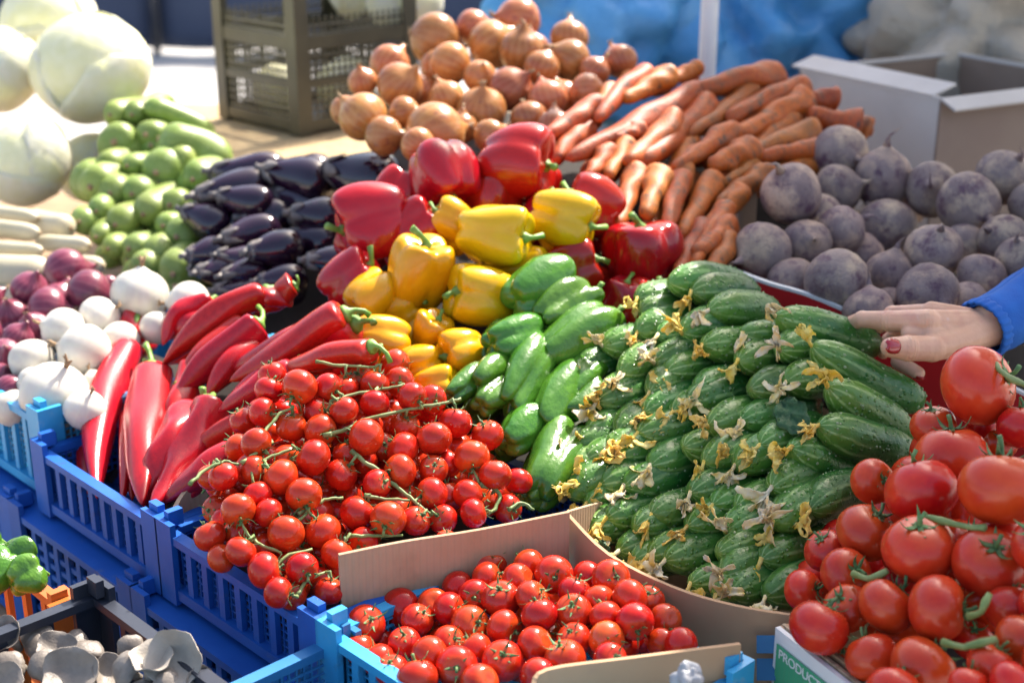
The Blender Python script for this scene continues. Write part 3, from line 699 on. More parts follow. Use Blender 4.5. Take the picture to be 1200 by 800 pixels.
STALKS += [Z(210, 550, 5, q) for q in ([(640, 335), (720, 285), (760, 240)], [(700, 258), (790, 205), (870, 170), (960, 165)], [(540, 585), (640, 500), (780, 465)], [(690, 735), (750, 650), (860, 600)], [(420, 400), (490, 450), (600, 490)])]
STALKS += [Z(410, 550, 5, q) for q in ([(90, 150), (210, 175), (350, 180)], [(0, 390), (140, 385), (310, 385)], [(760, 90), (840, 105), (885, 150), (850, 230), (800, 260)], [(930, 235), (1000, 190), (1080, 235)])]
stalk_pts = []
for q in STALKS:
    P = [W(x, y, vine_face.t(x, y) - .031 + RND.uniform(-.003, .003)) for x, y in q]
    pts = []
    for a, b in zip(P, P[1:]):
        for k in range(4): pts.append(a.lerp(b, k / 4) + rdir() * .0008)
    pts.append(P[-1]); stalk_pts.append(pts)
pedicels = [[] for _ in stalk_pts]
for i, ((x, y, r, d), p) in enumerate(zip(VT, VP)):
    R0 = r * vine_face.t(x, y) / F; best = None
    for si, pts in enumerate(stalk_pts):
        for q in pts:
            dd = (q - p).length
            if best is None or dd < best[0]: best = (dd, si, q)
    if best[0] < R0 + .022 and d < .02:
        ax = (best[2] - p + rdir() * R0 * .5 + TOWARD * .004).normalized(); pedicels[best[1]].append((best[2], p + ax * R0 * .80, ax, R0))
    else: ax = rdir((0, -.35, .5), .9)
    lab, grp = near(VINE_AT, x, y)
    if d >= .03: lab, grp = 'shaded tomato tucked under the top layer of tomatoes on the vine', 'buried tomatoes on the vine'
    o = top('vine_tomato', TOM[i % 5], frame(ax, None, p, (R0,) * 3), lab, 'tomato', grp)
    part('calyx', CAL[i % 6], o)
for si, (pts, ped) in enumerate(zip(stalk_pts, pedicels)):
    g = G(); n = len(pts); big = n > 13
    r0 = .0022 if big else .0018
    g.tube(pts, [r0 * (1.15 - .45 * k / n) * (1.25 if k % 6 == 0 else 1) for k in range(n)], 7)
    o = top('vine_stalk', g.mesh('vine_stalk', M_['vine']), Matrix(), 'green knobbly vine stalk lying over the heap of tomatoes', 'vine stalk', 'vine stalks on the tomato heap')
    for (a, b, ax, R0) in ped:
        mid = a.lerp(b, .5) + ax * .006 + rdir() * .002
        gp = G(); gp.tube([a, a.lerp(mid, .6) + rdir() * .001, mid, b.lerp(mid, .35), b], [.0017, .0014, .0018, .0013, .0013], 6)
        _part('pedicel', gp.mesh('pedicel', M_['vine']), o, Matrix(), None, None, False)
# the lone small tomato hanging over the carton edge
p = W(523, 632, 1.435); R0 = 13 * 1.435 / F
o = top('vine_tomato', TOM[1], frame((.1, .1, 1), None, p, (R0,) * 3), 'tiny orange red tomato hanging alone over the edge of the brown carton', 'tomato')
part('calyx', CAL[2], o)
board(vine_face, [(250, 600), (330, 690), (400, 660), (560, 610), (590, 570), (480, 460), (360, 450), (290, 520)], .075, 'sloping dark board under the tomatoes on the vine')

# ------------------------------------------------------------------ loose small tomatoes in the brown carton
box_face = Face((480, 790, 1.315), (600, 655, 1.42), (780, 760, 1.305))
BT = (Z(390, 640, 5, [(195, 455, 108), (400, 360, 112), (155, 600, 72), (420, 565, 90), (285, 560, 65, .02), (270, 665, 92), (345, 725, 70), (495, 775, 118), (495, 430, 82), (590, 340, 72, .01), (680, 365, 85), (565, 630, 98), (805, 460, 108), (680, 560, 72, .01), (735, 240, 72, .01), (830, 290, 80), (910, 90, 105), (905, 185, 75), (985, 310, 108), (1085, 195, 92), (1005, 480, 102), (725, 705, 113), (835, 600, 85, .01), (995, 670, 116), (860, 800, 105), (1145, 110, 65), (1165, 295, 75)])
      + Z(590, 640, 5, [(295, 165, 105), (210, 400, 98), (185, 575, 100), (410, 385, 103), (415, 265, 85), (490, 180, 72), (630, 190, 108), (560, 320, 68, .01), (740, 300, 100), (850, 320, 55, .02), (600, 410, 80), (770, 440, 103), (950, 430, 90), (415, 545, 97), (360, 660, 118), (605, 545, 98), (930, 570, 80), (1040, 570, 60), (625, 660, 75), (710, 590, 60, .02), (200, 760, 100)]))
BT = [(p[0], p[1], min(25.0, max(20.0, p[2] * 1.10)), p[3] if len(p) > 3 else 0.0) for p in BT]
BT += filler(box_face, BT, 22.5, 27, .037, random.Random(4), 16, .05)
BP = relax([W(x, y, box_face.t(x, y) + d) for x, y, r, d in BT], [r * box_face.t(x, y) / F for x, y, r, d in BT], lim=.035)
for i, ((x, y, r, d), p) in enumerate(zip(BT, BP)):
    R0 = r * box_face.t(x, y) / F; orange = abs(x - 711) < 1 and abs(y - 749) < 1
    ax = rdir((.2, 0, .45), .9)
    if i % 3 == 0: ax = rdir((.1, -.8, .8), .6)
    o = top('small_tomato', ORT if orange else TOM[i % 5], frame(ax, None, p, (R0,) * 3), 'orange half ripe tomato among red ones in the brown carton' if orange else near(BOX_AT, x, y)[0], 'tomato', None if orange else near(BOX_AT, x, y)[1])
    if i % 5 != 4: part('calyx', CAL[(i * 5) % 6], o)

# ------------------------------------------------------------------ big tomatoes
big_face = Face((1000, 780, 1.235), (1150, 430, 1.46), (960, 640, 1.37))
BG = (Z(900, 400, 4, [(985, 205, 172, -.02), (775, 395, 100, .03), (865, 545, 162), (1090, 690, 175, -.01), (490, 655, 100, .02), (720, 700, 155), (1195, 400, 112, .02), (1000, 400, 70, .05), (1090, 480, 75, .05)])
      + Z(900, 600, 4, [(460, 95, 133), (275, 180, 100, .01), (365, 285, 112), (165, 365, 92, .02), (240, 540, 128), (370, 450, 108), (555, 440, 125), (710, 170, 156), (795, 450, 142), (1035, 235, 158), (1140, 450, 118), (1195, 600, 120), (730, 735, 150), (490, 680, 120), (1045, 715, 102), (1140, 800, 95), (355, 700, 70, .03), (960, 600, 95, .04), (940, 810, 85), (1200, 280, 90, .03), (600, 225, 60, .04), (870, 225, 80, .04), (1300, 150, 140), (1320, 430, 130), (1330, 720, 130), (590, 850, 120), (400, 830, 90, .02)]))
BG = [(p[0], p[1], p[2] * 1.10, p[3] if len(p) > 3 else 0.0) for p in BG]
BG += filler(big_face, BG, 36, 44, .07, random.Random(8), 20, .04)
BGP = relax([W(x, y, big_face.t(x, y) + d) for x, y, r, d in BG], [r * big_face.t(x, y) / F for x, y, r, d in BG], lim=.06)
BAX = {0: (.75, -.45, .5), 2: (-.05, .35, .95), 3: (.1, .5, .9), 5: (-.2, .6, .8), 9: (.45, -.1, .9), 11: (.35, -.75, .6), 12: (.75, -.55, .45), 13: (.45, .3, .85), 14: (-.55, -.3, .8), 15: (.75, .25, .8), 16: (-.15, -.15, 1), 17: (.85, -.35, .15), 18: (0, -.5, .9), 19: (.2, .6, .8), 21: (.75, .3, .7)}
for i, ((x, y, r, d), p) in enumerate(zip(BG, BGP)):
    R0 = r * big_face.t(x, y) / F; ax = Vector(BAX[i]) if i in BAX else rdir((.2, .2, .7), .8)
    lab, gp = near(BIG_AT, x, y)
    if i == 0: lab, gp = 'largest red tomato with curled green stalk crowning its heap beside the hand', None
    o = top('large_tomato', BIGT[i % 5], frame(ax, None, p, (R0,) * 3), lab, 'tomato', gp)
    part('calyx', BCAL[i % 4], o)
for q in ([(1075, 608, -.055), (1090, 606, -.058), (1120, 614, -.05), (1155, 618, -.05)], [(1000, 672, -.03), (1018, 678, -.035), (1040, 668, -.04)], [(1135, 722, -.03), (1150, 716, -.04), (1160, 695, -.05)], [(1105, 752, -.04), (1130, 758, -.045), (1168, 748, -.05)], [(1165, 425, -.06), (1180, 440, -.06), (1200, 450, -.055), (1230, 470, -.05)]):
    g = G(); P = [W(x, y, big_face.t(x, y) + d) for x, y, d in q]; pts = []
    for a, b in zip(P, P[1:]): pts += [a, a.lerp(b, .5) + rdir() * .0015]
    pts.append(P[-1]); g.tube(pts, [.0030 * (1.25 if k % 3 == 0 else .9) for k in range(len(pts))], 8)
    top('thick_vine_stalk', g.mesh('thick_vine_stalk', M_['vine']), Matrix(), 'thick green stalk joining large tomatoes in the green carton', 'vine stalk', 'stalks among the large tomatoes')
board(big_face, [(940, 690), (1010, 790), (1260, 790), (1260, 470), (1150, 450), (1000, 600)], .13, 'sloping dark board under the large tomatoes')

# ------------------------------------------------------------------ cucumbers
cuke_face = Face((688, 620, 1.54), (896, 700, 1.42), (840, 340, 1.71))
CK = (Z(660, 320, 5, [(745, 110), (845, 220), (1048, 355), (690, 350), (810, 420), (430, 350), (550, 365), (450, 215), (430, 150), (225, 425), (75, 540), (330, 590), (600, 580), (780, 680), (1020, 510), (530, 525), (1090, 680), (230, 685), (500, 700), (190, 760), (715, 760)])
      + Z(860, 320, 5, [(265, 450), (300, 640)])
      + Z(860, 460, 5, [(145, 310), (215, 560), (5, 670), (440, 690), (220, 770), (0, 430), (30, 170)])
      + Z(640, 460, 5, [(290, 55), (570, 120), (735, 120), (945, 200), (410, 240), (530, 240), (240, 225), (110, 490), (220, 400), (410, 370), (310, 540), (605, 430), (450, 550), (800, 320), (920, 410), (1060, 380), (840, 590), (610, 720), (970, 660), (345, 740), (230, 650), (130, 600), (515, 790), (240, 800), (350, 340), (820, 785), (170, 300)])
      + Z(690, 580, 5, [(800, 210), (1075, 160), (340, 360), (440, 385), (750, 340), (1005, 380), (820, 590), (1030, 600), (170, 330), (250, 390), (590, 520), (740, 590), (780, 480)]))
FULL = [((783, 331), (888, 350), .09, None), ((908, 370), (1030, 408), .07, 'dark cucumber under the fingers of the hand'), ((950, 404), (1082, 474), .05, 'long cucumber with a yellow flower lying below the red thumbnail'), ((969, 452), (1068, 516), .06, None), ((958, 498), (1072, 535), .06, 'bright green cucumber lying above the torn leaf edge'), ((926, 524), (1006, 562), .07, None)]
seen_dir = Vector((.74, .66, -.10))
cn = 0
def flower(o, tip, axis, k, big=1.0):
    d = (-axis * RND.uniform(.5, .9) + Vector((RND.uniform(-.25, .25), -.25, -RND.uniform(.25, .9)))).normalized()
    if k % 6 == 3: d = (-axis * .7 + Vector((0, -.2, .7))).normalized()
    s = RND.uniform(1.05, 1.4) * big
    pale = RND.random() < .38
    me = FLOW[9 + RND.randrange(7)] if pale else FLOW[RND.randrange(9)]
    _part('flower', me, o, frame(d, None, tip + axis * .001, (s, s, s)), None, None, False)
for i, (x, y) in enumerate(CK):
    t = cuke_face.t(x, y); p = W(x, y, t + RND.uniform(-.006, .004)); f_ = max(0.0, min(1.0, (x - 680) / 260))
    ax = (seen_dir + Vector((0, 0, -.22 * f_ * max(0, min(1, (520 - y) / 150)))) + rdir() * .05).normalized(); s = RND.uniform(.97, 1.07)
    o = top('cucumber', CUKE[i % 8], frame(ax, None, p, (s, s, s * RND.uniform(.95, 1.1))), near(CUKE_AT, x, y)[0], 'cucumber', near(CUKE_AT, x, y)[1])
    if i % 9 != 7: flower(o, p, ax, i)
for i, (a, b, dt, lab) in enumerate(FULL):
    t = cuke_face.t(*a); p, q = W(a[0], a[1], t - .012), W(b[0], b[1], t + dt); L = (q - p).length
    o = top('cucumber', CUKE[(i + 3) % 8], frame((q - p), None, p, (1.08, 1.08, L / .125)), lab or 'whole warty cucumber lying lengthways on the shoulder of the stack', 'cucumber', None if lab else 'cucumbers lying lengthways')
    if i != 0: flower(o, p, (q - p).normalized(), 3 if i in (1, 2) else i, 1.1)
# more of the stack below the visible ends
for i in range(26):
    x, y = RND.uniform(700, 900), RND.uniform(420, 660); t = cuke_face.t(x, y); p = W(x, y, t + .05)
    ax = (seen_dir + rdir() * .06).normalized()
    top('cucumber', CUKE[i % 8], frame(ax, None, p, (1, 1, 1)), 'shaded cucumber showing between the outer cucumber ends', 'cucumber', 'cucumbers inside the stack')
# torn leaves
def leaf(q, name, label, group=None):
    rows = []
    (x0, y0), (x1, y1), w, d, face = q
    for a in range(9):
        s = a / 8; row = []
        for b in range(7):
            k = (b / 6 - .5) * 2; hw = w * (math.sin(math.pi * min(.98, s * .8 + .16))) * (1 + .12 * math.sin(a * 2.3 + b))
            dx, dy = x1 - x0, y1 - y0; l = math.hypot(dx, dy); x = x0 + dx * s - dy / l * hw * k; y = y0 + dy * s + dx / l * hw * k
            row.append(W(x, y, face.t(x, y) + d - .006 * abs(k) + .004 * math.sin(a * 1.7 + b * 2.1)))
        rows.append(row)
    return top(name, G().grid(rows, 0, .0006).mesh(name, M_['leaf']), Matrix(), label, 'leaf', group)
leaf(((915, 470), (945, 508), 20, -.006, cuke_face), 'cucumber_leaf', 'torn dark green leaf caught between the cucumbers')
leaf(((700, 633), (706, 662), 12, -.028, cuke_face), 'cucumber_leaf', 'crumpled dark leaf hanging over the carton edge beside the tomatoes')

# ------------------------------------------------------------------ cartons
def panel(name, P, down, th, m, parent=None, edge=True, label=None):
    """board wall: P = points along the top edge, hanging down by `down` metres, with thickness th"""
    o = P[0]; x = (P[-1] - P[0]); x.z = 0; M = frame((0, 0, 1), x, o); Mi = M.inverted(); q = [Mi @ p for p in P]
    n = len(q); rows = []
    top_, bot = [], []
    g = G()
    A = [Vector((p.x, p.y, p.z)) for p in q]; B = [Vector((p.x, p.y, p.z - down)) for p in q]
    g.grid([A, A and [a.lerp(b, .5) for a, b in zip(A, B)], B], 0, th)
    me = g.mesh(name, m, smooth=False)
    return me, M
def carton(name, walls, label, cat='carton', group=None):
    t = None
    for i, (nm, P, down, th, m) in enumerate(walls):
        me, M = panel(nm, P, down, th, m)
        if t is None:
            t = bpy.data.objects.new(name, None); col.objects.link(t); Mt = Matrix.Translation(M.translation - Vector((0, 0, down))); t.matrix_world = Mt; MW[t.name] = Mt; tag(t, label, cat, group)
        o = _part(nm, me, t, M, None, None, False)
    return t
def poly(pts, k=4):
    P = [W(*p) for p in pts]; out = []
    for i in range(len(P) - 1):
        p0, p1, p2, p3 = P[max(i - 1, 0)], P[i], P[i + 1], P[min(i + 2, len(P) - 1)]
        for j in range(k):
            s = j / k; out.append(.5 * ((2 * p1) + (p2 - p0) * s + (2 * p0 - 5 * p1 + 4 * p2 - p3) * s * s + (3 * p1 - p0 - 3 * p2 + p3) * s ** 3))
    return out + [P[-1]]
c1 = carton('tomato_carton', [('side_panel', poly([(396, 648, 1.375), (470, 633, 1.40), (560, 619, 1.425), (666, 598, 1.455)]), .085, .004, M_['carton']),
     ('flap', poly([(622, 802, 1.20), (640, 782, 1.21), (740, 768, 1.235), (866, 752, 1.27)]), .06, .004, M_['kraft'])], 'brown corrugated carton lining the light blue crate of small tomatoes')
c2 = carton('cucumber_carton', [('front_panel', poly([(668, 602, 1.475), (715, 648, 1.425), (790, 686, 1.385), (860, 707, 1.355), (926, 718, 1.335)]), .115, .004, M_['kraft']),
     ('side_panel', poly([(664, 598, 1.48), (700, 588, 1.56), (740, 580, 1.66)]), .10, .004, M_['carton'])], 'bulging brown carton with dark blue squares holding the cucumber stack')
for (x, y0, y1) in ((896, 744, 765), (896, 771, 797)):
    P = [[W(x - 9, y0, 1.338), W(x + 13, y0, 1.329)], [W(x - 9, y1, 1.338 - (y1 - y0) * .0003), W(x + 13, y1, 1.329 - (y1 - y0) * .0003)]]
    d = -TOWARD * 0
    _part('printed_square', G().grid(P, 0, .0008).mesh('printed_square', M_['blue_print'], smooth=False), c2, Matrix(), None, None, False)
carton('carton_offcut', [('curled_panel', poly([(196, 612, 1.55), (207, 585, 1.57), (228, 562, 1.585), (262, 548, 1.60)]), .06, .005, M_['carton'])], 'curled offcut of brown carton between long peppers and vine tomatoes', 'cardboard')
# green printed carton
e0, e1 = W(914, 733, 1.315), W(1100, 868, 1.135)
e1.z = e0.z; ed = (e1 - e0); ed.z = 0; ed.normalize(); en = Vector((ed.y, -ed.x, 0))           # outward normal of the printed face
if en.dot(EYE - e0) < 0: en = -en
g5 = carton('printed_tomato_carton', [('front_panel', [e0, e0 + ed * .42], .16, .005, M_['white_board']), ('back_panel', [e0 - en * .33 + Vector((0, 0, .0)), e0 - en * .33 + ed * .42], .16, .005, M_['kraft']),
     ('side_panel', [e0, e0 - en * .33], .16, .005, M_['kraft'])], 'white and green printed carton full of large tomatoes')
Mg = frame(en, ed, e0 + en * .0062)
def gpart(name, me, dz=0, label=None): return _part(name, me, g5, Mg @ Matrix.Translation((0, 0, dz)), label, None, False)
g = G(); g.box((.006, -.155, 0), (.41, -.0135, .0008)); gpart('green_print', g.mesh('green_print', M_['green_print'], smooth=False))
g = G()
for k in range(2): g.box((0, -.006, -.012 - k * .011), (.42, .0015, -.0085 - k * .011))
gpart('torn_liner', g.mesh('torn_liner', M_['flute'], smooth=False))
tx = bpy.data.curves.new('lettering', 'FONT'); tx.body = 'PRODUCT OF ECUADOR'; tx.size = .0135; tx.extrude = .0002; tx.space_character = .95
tx.materials.append(M_['white_board'])
to = bpy.data.objects.new('lettering_raw', tx); col.objects.link(to); dgt = bpy.context.evaluated_depsgraph_get(); dgt.update()
txm = bpy.data.meshes.new_from_object(to.evaluated_get(dgt)); bpy.data.objects.remove(to)
gpart('lettering', txm, .0012).matrix_basis = MW[g5.name].inverted() @ (Mg @ Matrix.Translation((.010, -.0255, .0012)))
# inner brown liner of the same carton
carton_in = _part('liner', G().grid([[e0 - en * .014 + ed * .012 + Vector((0, 0, .004)), e0 - en * .014 + ed * .41 + Vector((0, 0, -.002))], [e0 - en * .014 + ed * .012 - Vector((0, 0, .14)), e0 - en * .014 + ed * .41 - Vector((0, 0, .14))]], 0, .003).mesh('liner', M_['kraft'], smooth=False), g5, Matrix(), None, None, False)

# red carton of beets and dark flap
beet_face = Face((900, 300, 1.97), (1050, 190, 2.14), (1100, 340, 1.88))
c6 = carton('beet_carton', [('front_panel', poly([(858, 316, 1.93), (905, 333, 1.88), (965, 352, 1.84), (1115, 420, 1.78), (1220, 470, 1.74)]), .10, .004, M_['red_board']),
     ('rim_edge', poly([(858, 313, 1.931), (905, 330, 1.881), (965, 349, 1.841), (1115, 417, 1.781), (1220, 467, 1.741)]), .004, .007, M_['white_board']),
     ('side_flap', poly([(852, 268, 2.0), (868, 240, 2.07), (885, 222, 2.14)]), .07, .004, M_['board_in'])], 'red printed carton with a white rim under the beets')

# ------------------------------------------------------------------ peppers
def bell(x, y, r, face, ang, tilt, me, lab, grp, d=0.0, h=1.0, stem=True, name='bell_pepper', i=0, sm=None):
    t = face.t(x, y) + d; p = W(x, y, t); R0 = 1.17 * r * t / F
    ax = RIGHT * math.cos(R_(ang)) + UP * math.sin(R_(ang)) + TOWARD * tilt
    o = top(name, me, frame(ax, None, p, (R0, R0, R0 * h)), lab, 'pepper', grp)
    if stem: part('stem', sm or STEM[i % 5], o)
    return o
red_face = Face((412, 325, 1.86), (608, 193, 2.02), (752, 300, 1.93))
RB = [(608, 193, 45, -5, .35, 1.06), (520, 207, 40, -70, .35, 1.02), (435, 258, 43, 200, .2, 1.12), (484, 270, 30, 40, .2, 1.5), (692, 240, 37, 150, .1, 1.0), (412, 326, 32, 35, .2, 1.2), (672, 313, 36, 20, .1, 1.05), (752, 297, 45, 95, .2, .98), (732, 348, 26, 80, .3, 1.0), (575, 235, 34, 80, 0, 1.0), (640, 262, 34, 60, 0, 1.0), (470, 225, 30, 60, 0, 1.0), (760, 360, 34, 60, .2, 1.0)]
RB += [(x + RND.uniform(-22, 22), y + RND.uniform(4, 30), 36, RND.uniform(0, 360), .1, 1.0) for x, y, r, a, tl, h in RB[:9]]
for i, (x, y, r, a, tl, h) in enumerate(RB):
    lab = {0: 'plump red bell pepper with green stem crowning the pepper heap', 7: 'large lobed red bell pepper between the yellow peppers and the carrots'}.get(i, 'glossy red bell pepper heaped behind the yellow peppers')
    bell(x, y, r, red_face, a, tl, REDB[i % 5], lab, None if i in (0, 7) else 'red bell peppers', .05 if i in (9, 10, 11) else (.085 if i > 12 else 0), h, True, i=i)
yel_face = Face((440, 395, 1.76), (583, 275, 1.88), (540, 430, 1.73))
YB = [(492, 318, 38, 75, .45, 1.28, 0), (583, 275, 38, -8, .3, 1.28, -.03), (663, 256, 36, -20, .2, 1.2, .0), (562, 347, 38, 170, .45, 1.12, 0), (437, 347, 29, 230, .3, 1.15, .02), (447, 395, 26, 175, .2, 1.35, .0), (507, 387, 25, 60, .5, 1.0, .02), (539, 415, 29, 190, .6, 1.0, 0), (491, 425, 22, 200, .4, 1.1, 0), (529, 258, 24, 150, .2, 1.2, .01), (512, 452, 24, 10, .3, 1.2, 0), (615, 318, 30, 10, .2, 1.2, .04), (470, 365, 28, 30, .2, 1.1, .05), (455, 432, 22, 10, .2, 1.1, .03)]
YB += [(x + RND.uniform(-16, 16), y + RND.uniform(2, 20), 30, RND.uniform(0, 360), .1, 1.0, .075) for x, y, r, a, tl, h, d in YB[:11]]
for i, (x, y, r, a, tl, h, d) in enumerate(YB):
    lab = {1: 'bright yellow pepper with small stem lying on top of the yellow heap', 3: 'deep orange yellow pepper with folded lobes', 0: 'tall smooth yellow pepper leaning in the heap'}.get(i, 'yellow bell pepper heaped between the red and green peppers')
    bell(x, y, r, yel_face, a, tl, YELB[i % 5], lab, None if i in (0, 1, 3) else 'yellow bell peppers', d, h, True, i=i)
grn_face = Face((600, 480, 1.66), (640, 330, 1.80), (690, 450, 1.70))
def spindle(a, b, w, face, meshes, i, lab, grp, name, cat, stems, zspan, z0, rad, da=0.0, db=0.0):
    """thing lying from its stem end a to its tip b (as seen), of seen width w"""
    pa, pb = W(*a, face.t(*a) + da), W(*b, face.t(*b) + db); ax = pa - pb; L = ax.length; t = face.t(*a); R0 = 1.16 * w / 2 * t / F
    k = L / zspan; M = frame(ax, None, pb, (R0 / rad, R0 / rad, k)) @ Matrix.Translation((0, 0, -z0))
    o = top(name, meshes[i % len(meshes)], M, lab, cat, grp)
    if stems: part('stem', stems[i % len(stems)], o)
    return o
GP = [((668, 325), (595, 352), 62), ((699, 345), (626, 378), 46), ((723, 371), (630, 421), 54), ((640, 398), (590, 482), 48), ((672, 430), (632, 503), 44), ((638, 390), (570, 408), 50), ((594, 423), (553, 456), 38), ((592, 450), (561, 478), 34), ((634, 486), (590, 522), 42), ((676, 500), (622, 590), 56), ((708, 452), (666, 492), 42), ((652, 508), (626, 540), 26), ((566, 437), (524, 467), 30), ((698, 425), (664, 462), 40), ((612, 500), (575, 535), 34), ((660, 470), (640, 500), 30), ((600, 380), (560, 425), 30), ((660, 560), (610, 585), 36)]
for i, (a, b, w) in enumerate(GP):
    hid = i in (11, 14, 15, 16)
    lab = {2: 'longest green pepper lying on top of the green peppers', 9: 'pale green pepper standing beside the lowest cucumbers'}.get(i, 'pointed glossy green pepper in the heap beside the cucumbers')
    spindle(a, b, w * 1.22, grn_face, GRNB, i, lab, None if i in (2, 9) else 'green peppers', 'green_pepper', 'pepper', GSTEM, 2.55, -1.3, .93, .035 if hid else .012, .03 if hid else -.012)
for i in range(16):
    x, y = RND.uniform(560, 700), RND.uniform(370, 540); x += max(0, (y - 470) * .25)
    spindle((x + 25, y - 22), (x - 22, y + 20), 46, grn_face, GRNB, i, 'pointed glossy green pepper in the heap beside the cucumbers', 'green peppers', 'green_pepper', 'pepper', GSTEM, 2.55, -1.3, .93, .075, .06)
lng_face = Face((120, 580, 1.63), (250, 470, 1.70), (360, 360, 1.86))
lng_face = Face((120, 580, 1.66), (290, 510, 1.60), (330, 345, 1.84))
LP = [((150, 405), (114, 585), 40), ((178, 428), (166, 592), 46), ((247, 468), (178, 594), 54), ((318, 338), (189, 430), 38), ((306, 376), (206, 462), 44), ((410, 365), (268, 447), 48), ((248, 350), (190, 405), 30), ((348, 425), (255, 484), 30), ((288, 490), (218, 532), 28), ((166, 362), (150, 420), 36), ((140, 425), (92, 548), 30), ((154, 480), (142, 590), 24), ((440, 405), (325, 435), 38), ((348, 334), (296, 365), 30), ((278, 520), (190, 590), 34), ((232, 430), (190, 520), 40), ((215, 470), (150, 560), 36), ((300, 400), (240, 470), 36), ((360, 400), (280, 440), 34), ((260, 540), (215, 590), 30), ((330, 470), (262, 510), 30)]
LP += [((a[0] + RND.uniform(-14, 14), a[1] + RND.uniform(2, 14)), (b[0] + RND.uniform(-14, 14), b[1] + RND.uniform(-6, 4)), w) for a, b, w in LP[:15]]
for i, (a, b, w) in enumerate(LP):
    hid = i >= 15; d = .03 if hid else (.012 if i in (6, 8, 9, 10, 11, 13, 14) else -.01)
    lab = {1: 'upright long red pepper with a tall hooked green stem', 5: 'broad long red pepper lying nearest the yellow peppers', 3: 'straight long red pepper lying across the back of its crate'}.get(i, 'glossy long red pepper heaped in the dark blue crate')
    spindle(a, b, w, lng_face, LONG, i, lab, None if i in (1, 3, 5) else 'long red peppers', 'long_pepper', 'pepper', HOOK, 1.0, 0.0, .165, d, d)

# ------------------------------------------------------------------ eggplants, marrows, squash, onions
egg_face = Face((228, 318, 2.16), (300, 200, 2.36), (400, 300, 2.12))
EP = [((246, 200), (338, 198), 36, 0), ((226, 230), (318, 213), 38, -.02), ((252, 229), (322, 240), 34, -.03), ((308, 198), (388, 220), 46, -.02), ((380, 196), (470, 218), 54, -.02), ((212, 246), (270, 268), 36, 0), ((338, 250), (400, 254), 38, -.02), ((258, 280), (328, 266), 34, -.01), ((288, 296), (355, 288), 38, -.03), ((356, 305), (420, 308), 34, -.03), ((216, 300), (268, 294), 32, 0), ((252, 299), (302, 302), 28, -.01), ((228, 320), (280, 310), 30, 0), ((258, 324), (315, 316), 30, 0), ((300, 330), (360, 330), 34, 0), ((335, 275), (400, 285), 36, .03), ((280, 255), (345, 255), 36, .03), ((240, 262), (300, 262), 34, .04), ((320, 225), (385, 240), 40, .04), ((250, 340), (310, 338), 30, .02)]
EP += [((a[0] + RND.uniform(-10, 20), a[1] + RND.uniform(0, 14)), (b[0] + RND.uniform(-10, 10), b[1] + RND.uniform(0, 14)), w, .055) for a, b, w, d in EP[:15]]
for i, (a, b, w, d) in enumerate(EP):
    lab = 'plump shiny dark purple eggplant crowning the heap next to the red peppers' if i == 4 else 'shiny dark purple eggplant lying in the eggplant heap'
    pa, pb = W(*a, egg_face.t(*a) + d), W(*b, egg_face.t(*b) + d + .06); L = (pb - pa).length; s = 1.28 * (w / 2 * egg_face.t(*a) / F) / .034
    o = top('eggplant', EGG[i % 4], frame(pb - pa, None, pa, (s, s, L / .15)), lab, 'eggplant', None if i == 4 else 'eggplants'); part('calyx', EGC, o)
zuc_face = Face((105, 220, 2.44), (170, 130, 2.60), (205, 300, 2.28))
ZR = [(128, 135, 14), (154, 135, 14), (133, 167, 23), (170, 158, 18), (148, 195, 14), (182, 203, 22), (225, 211, 18), (105, 220, 22), (128, 227, 18), (154, 228, 18), (198, 241, 20), (167, 252, 18), (112, 248, 14), (92, 260, 16), (134, 264, 18), (206, 278, 20), (150, 292, 17), (178, 298, 18), (126, 292, 14), (202, 322, 21), (112, 278, 13), (160, 315, 18), (230, 240, 16), (190, 265, 16), (120, 195, 16), (205, 190, 18)]
ZR += [(x + RND.uniform(-10, 14), y + RND.uniform(-4, 14), r) for x, y, r in ZR[:22]]
for i, (x, y, r) in enumerate(ZR):
    t = zuc_face.t(x, y) + (.03 if i >= 26 else 0); s = 1.14 * r * t / F / .032; ax = (Vector((.16, .97, -.12)) + rdir() * .1).normalized()
    o = top('green_marrow', ZUC[i % 4], frame(ax, None, W(x, y, t - .01), (s, s, 1.0)), 'pale speckled green marrow stacked end on beside the eggplants', 'marrow', 'green marrows stacked end on'); part('blossom_scar', SCAR, o)
for i, (a, b, w, lab) in enumerate((((168, 122), (252, 160), 28, 'slim green marrow lying lengthways at the very top of its stack'), ((184, 163), (272, 196), 50, 'fat green marrow lying lengthways over the stacked marrow ends'))):
    t = zuc_face.t(*a) - .03; pa, pb = W(*a, t), W(*b, t + .05); s = w / 2 * t / F / .032
    o = top('green_marrow', ZUC[i], frame(pb - pa, None, pa, (s, s, (pb - pa).length / .17)), lab, 'marrow'); part('blossom_scar', SCAR, o)
squ_face = Face((0, 320, 2.2), (40, 250, 2.34), (110, 300, 2.24))
for i, (a, b, w, d) in enumerate((((46, 256), (-50, 244), 18, .02), ((48, 274), (-50, 262), 22, 0), ((52, 294), (-50, 288), 18, 0), ((64, 322), (-50, 322), 46, -.02), ((84, 268), (45, 262), 32, .04), ((106, 288), (50, 284), 20, .02), ((122, 312), (70, 308), 22, .03), ((40, 345), (-50, 350), 26, 0))):
    t = squ_face.t(*a) + d; pa, pb = W(*a, t), W(*b, t + .04); s = w / 2 * t / F / .026
    o = top('pale_squash', SQU[i % 3], frame(pb - pa, None, pa, (s, s, max(.6, (pb - pa).length / .19))), 'thick cream coloured squash lying below the others beside the red onions' if i == 3 else 'cream coloured pale squash lying sideways in front of the cabbages', 'squash', None if i == 3 else 'pale squashes'); part('blossom_scar', SCAR, o)
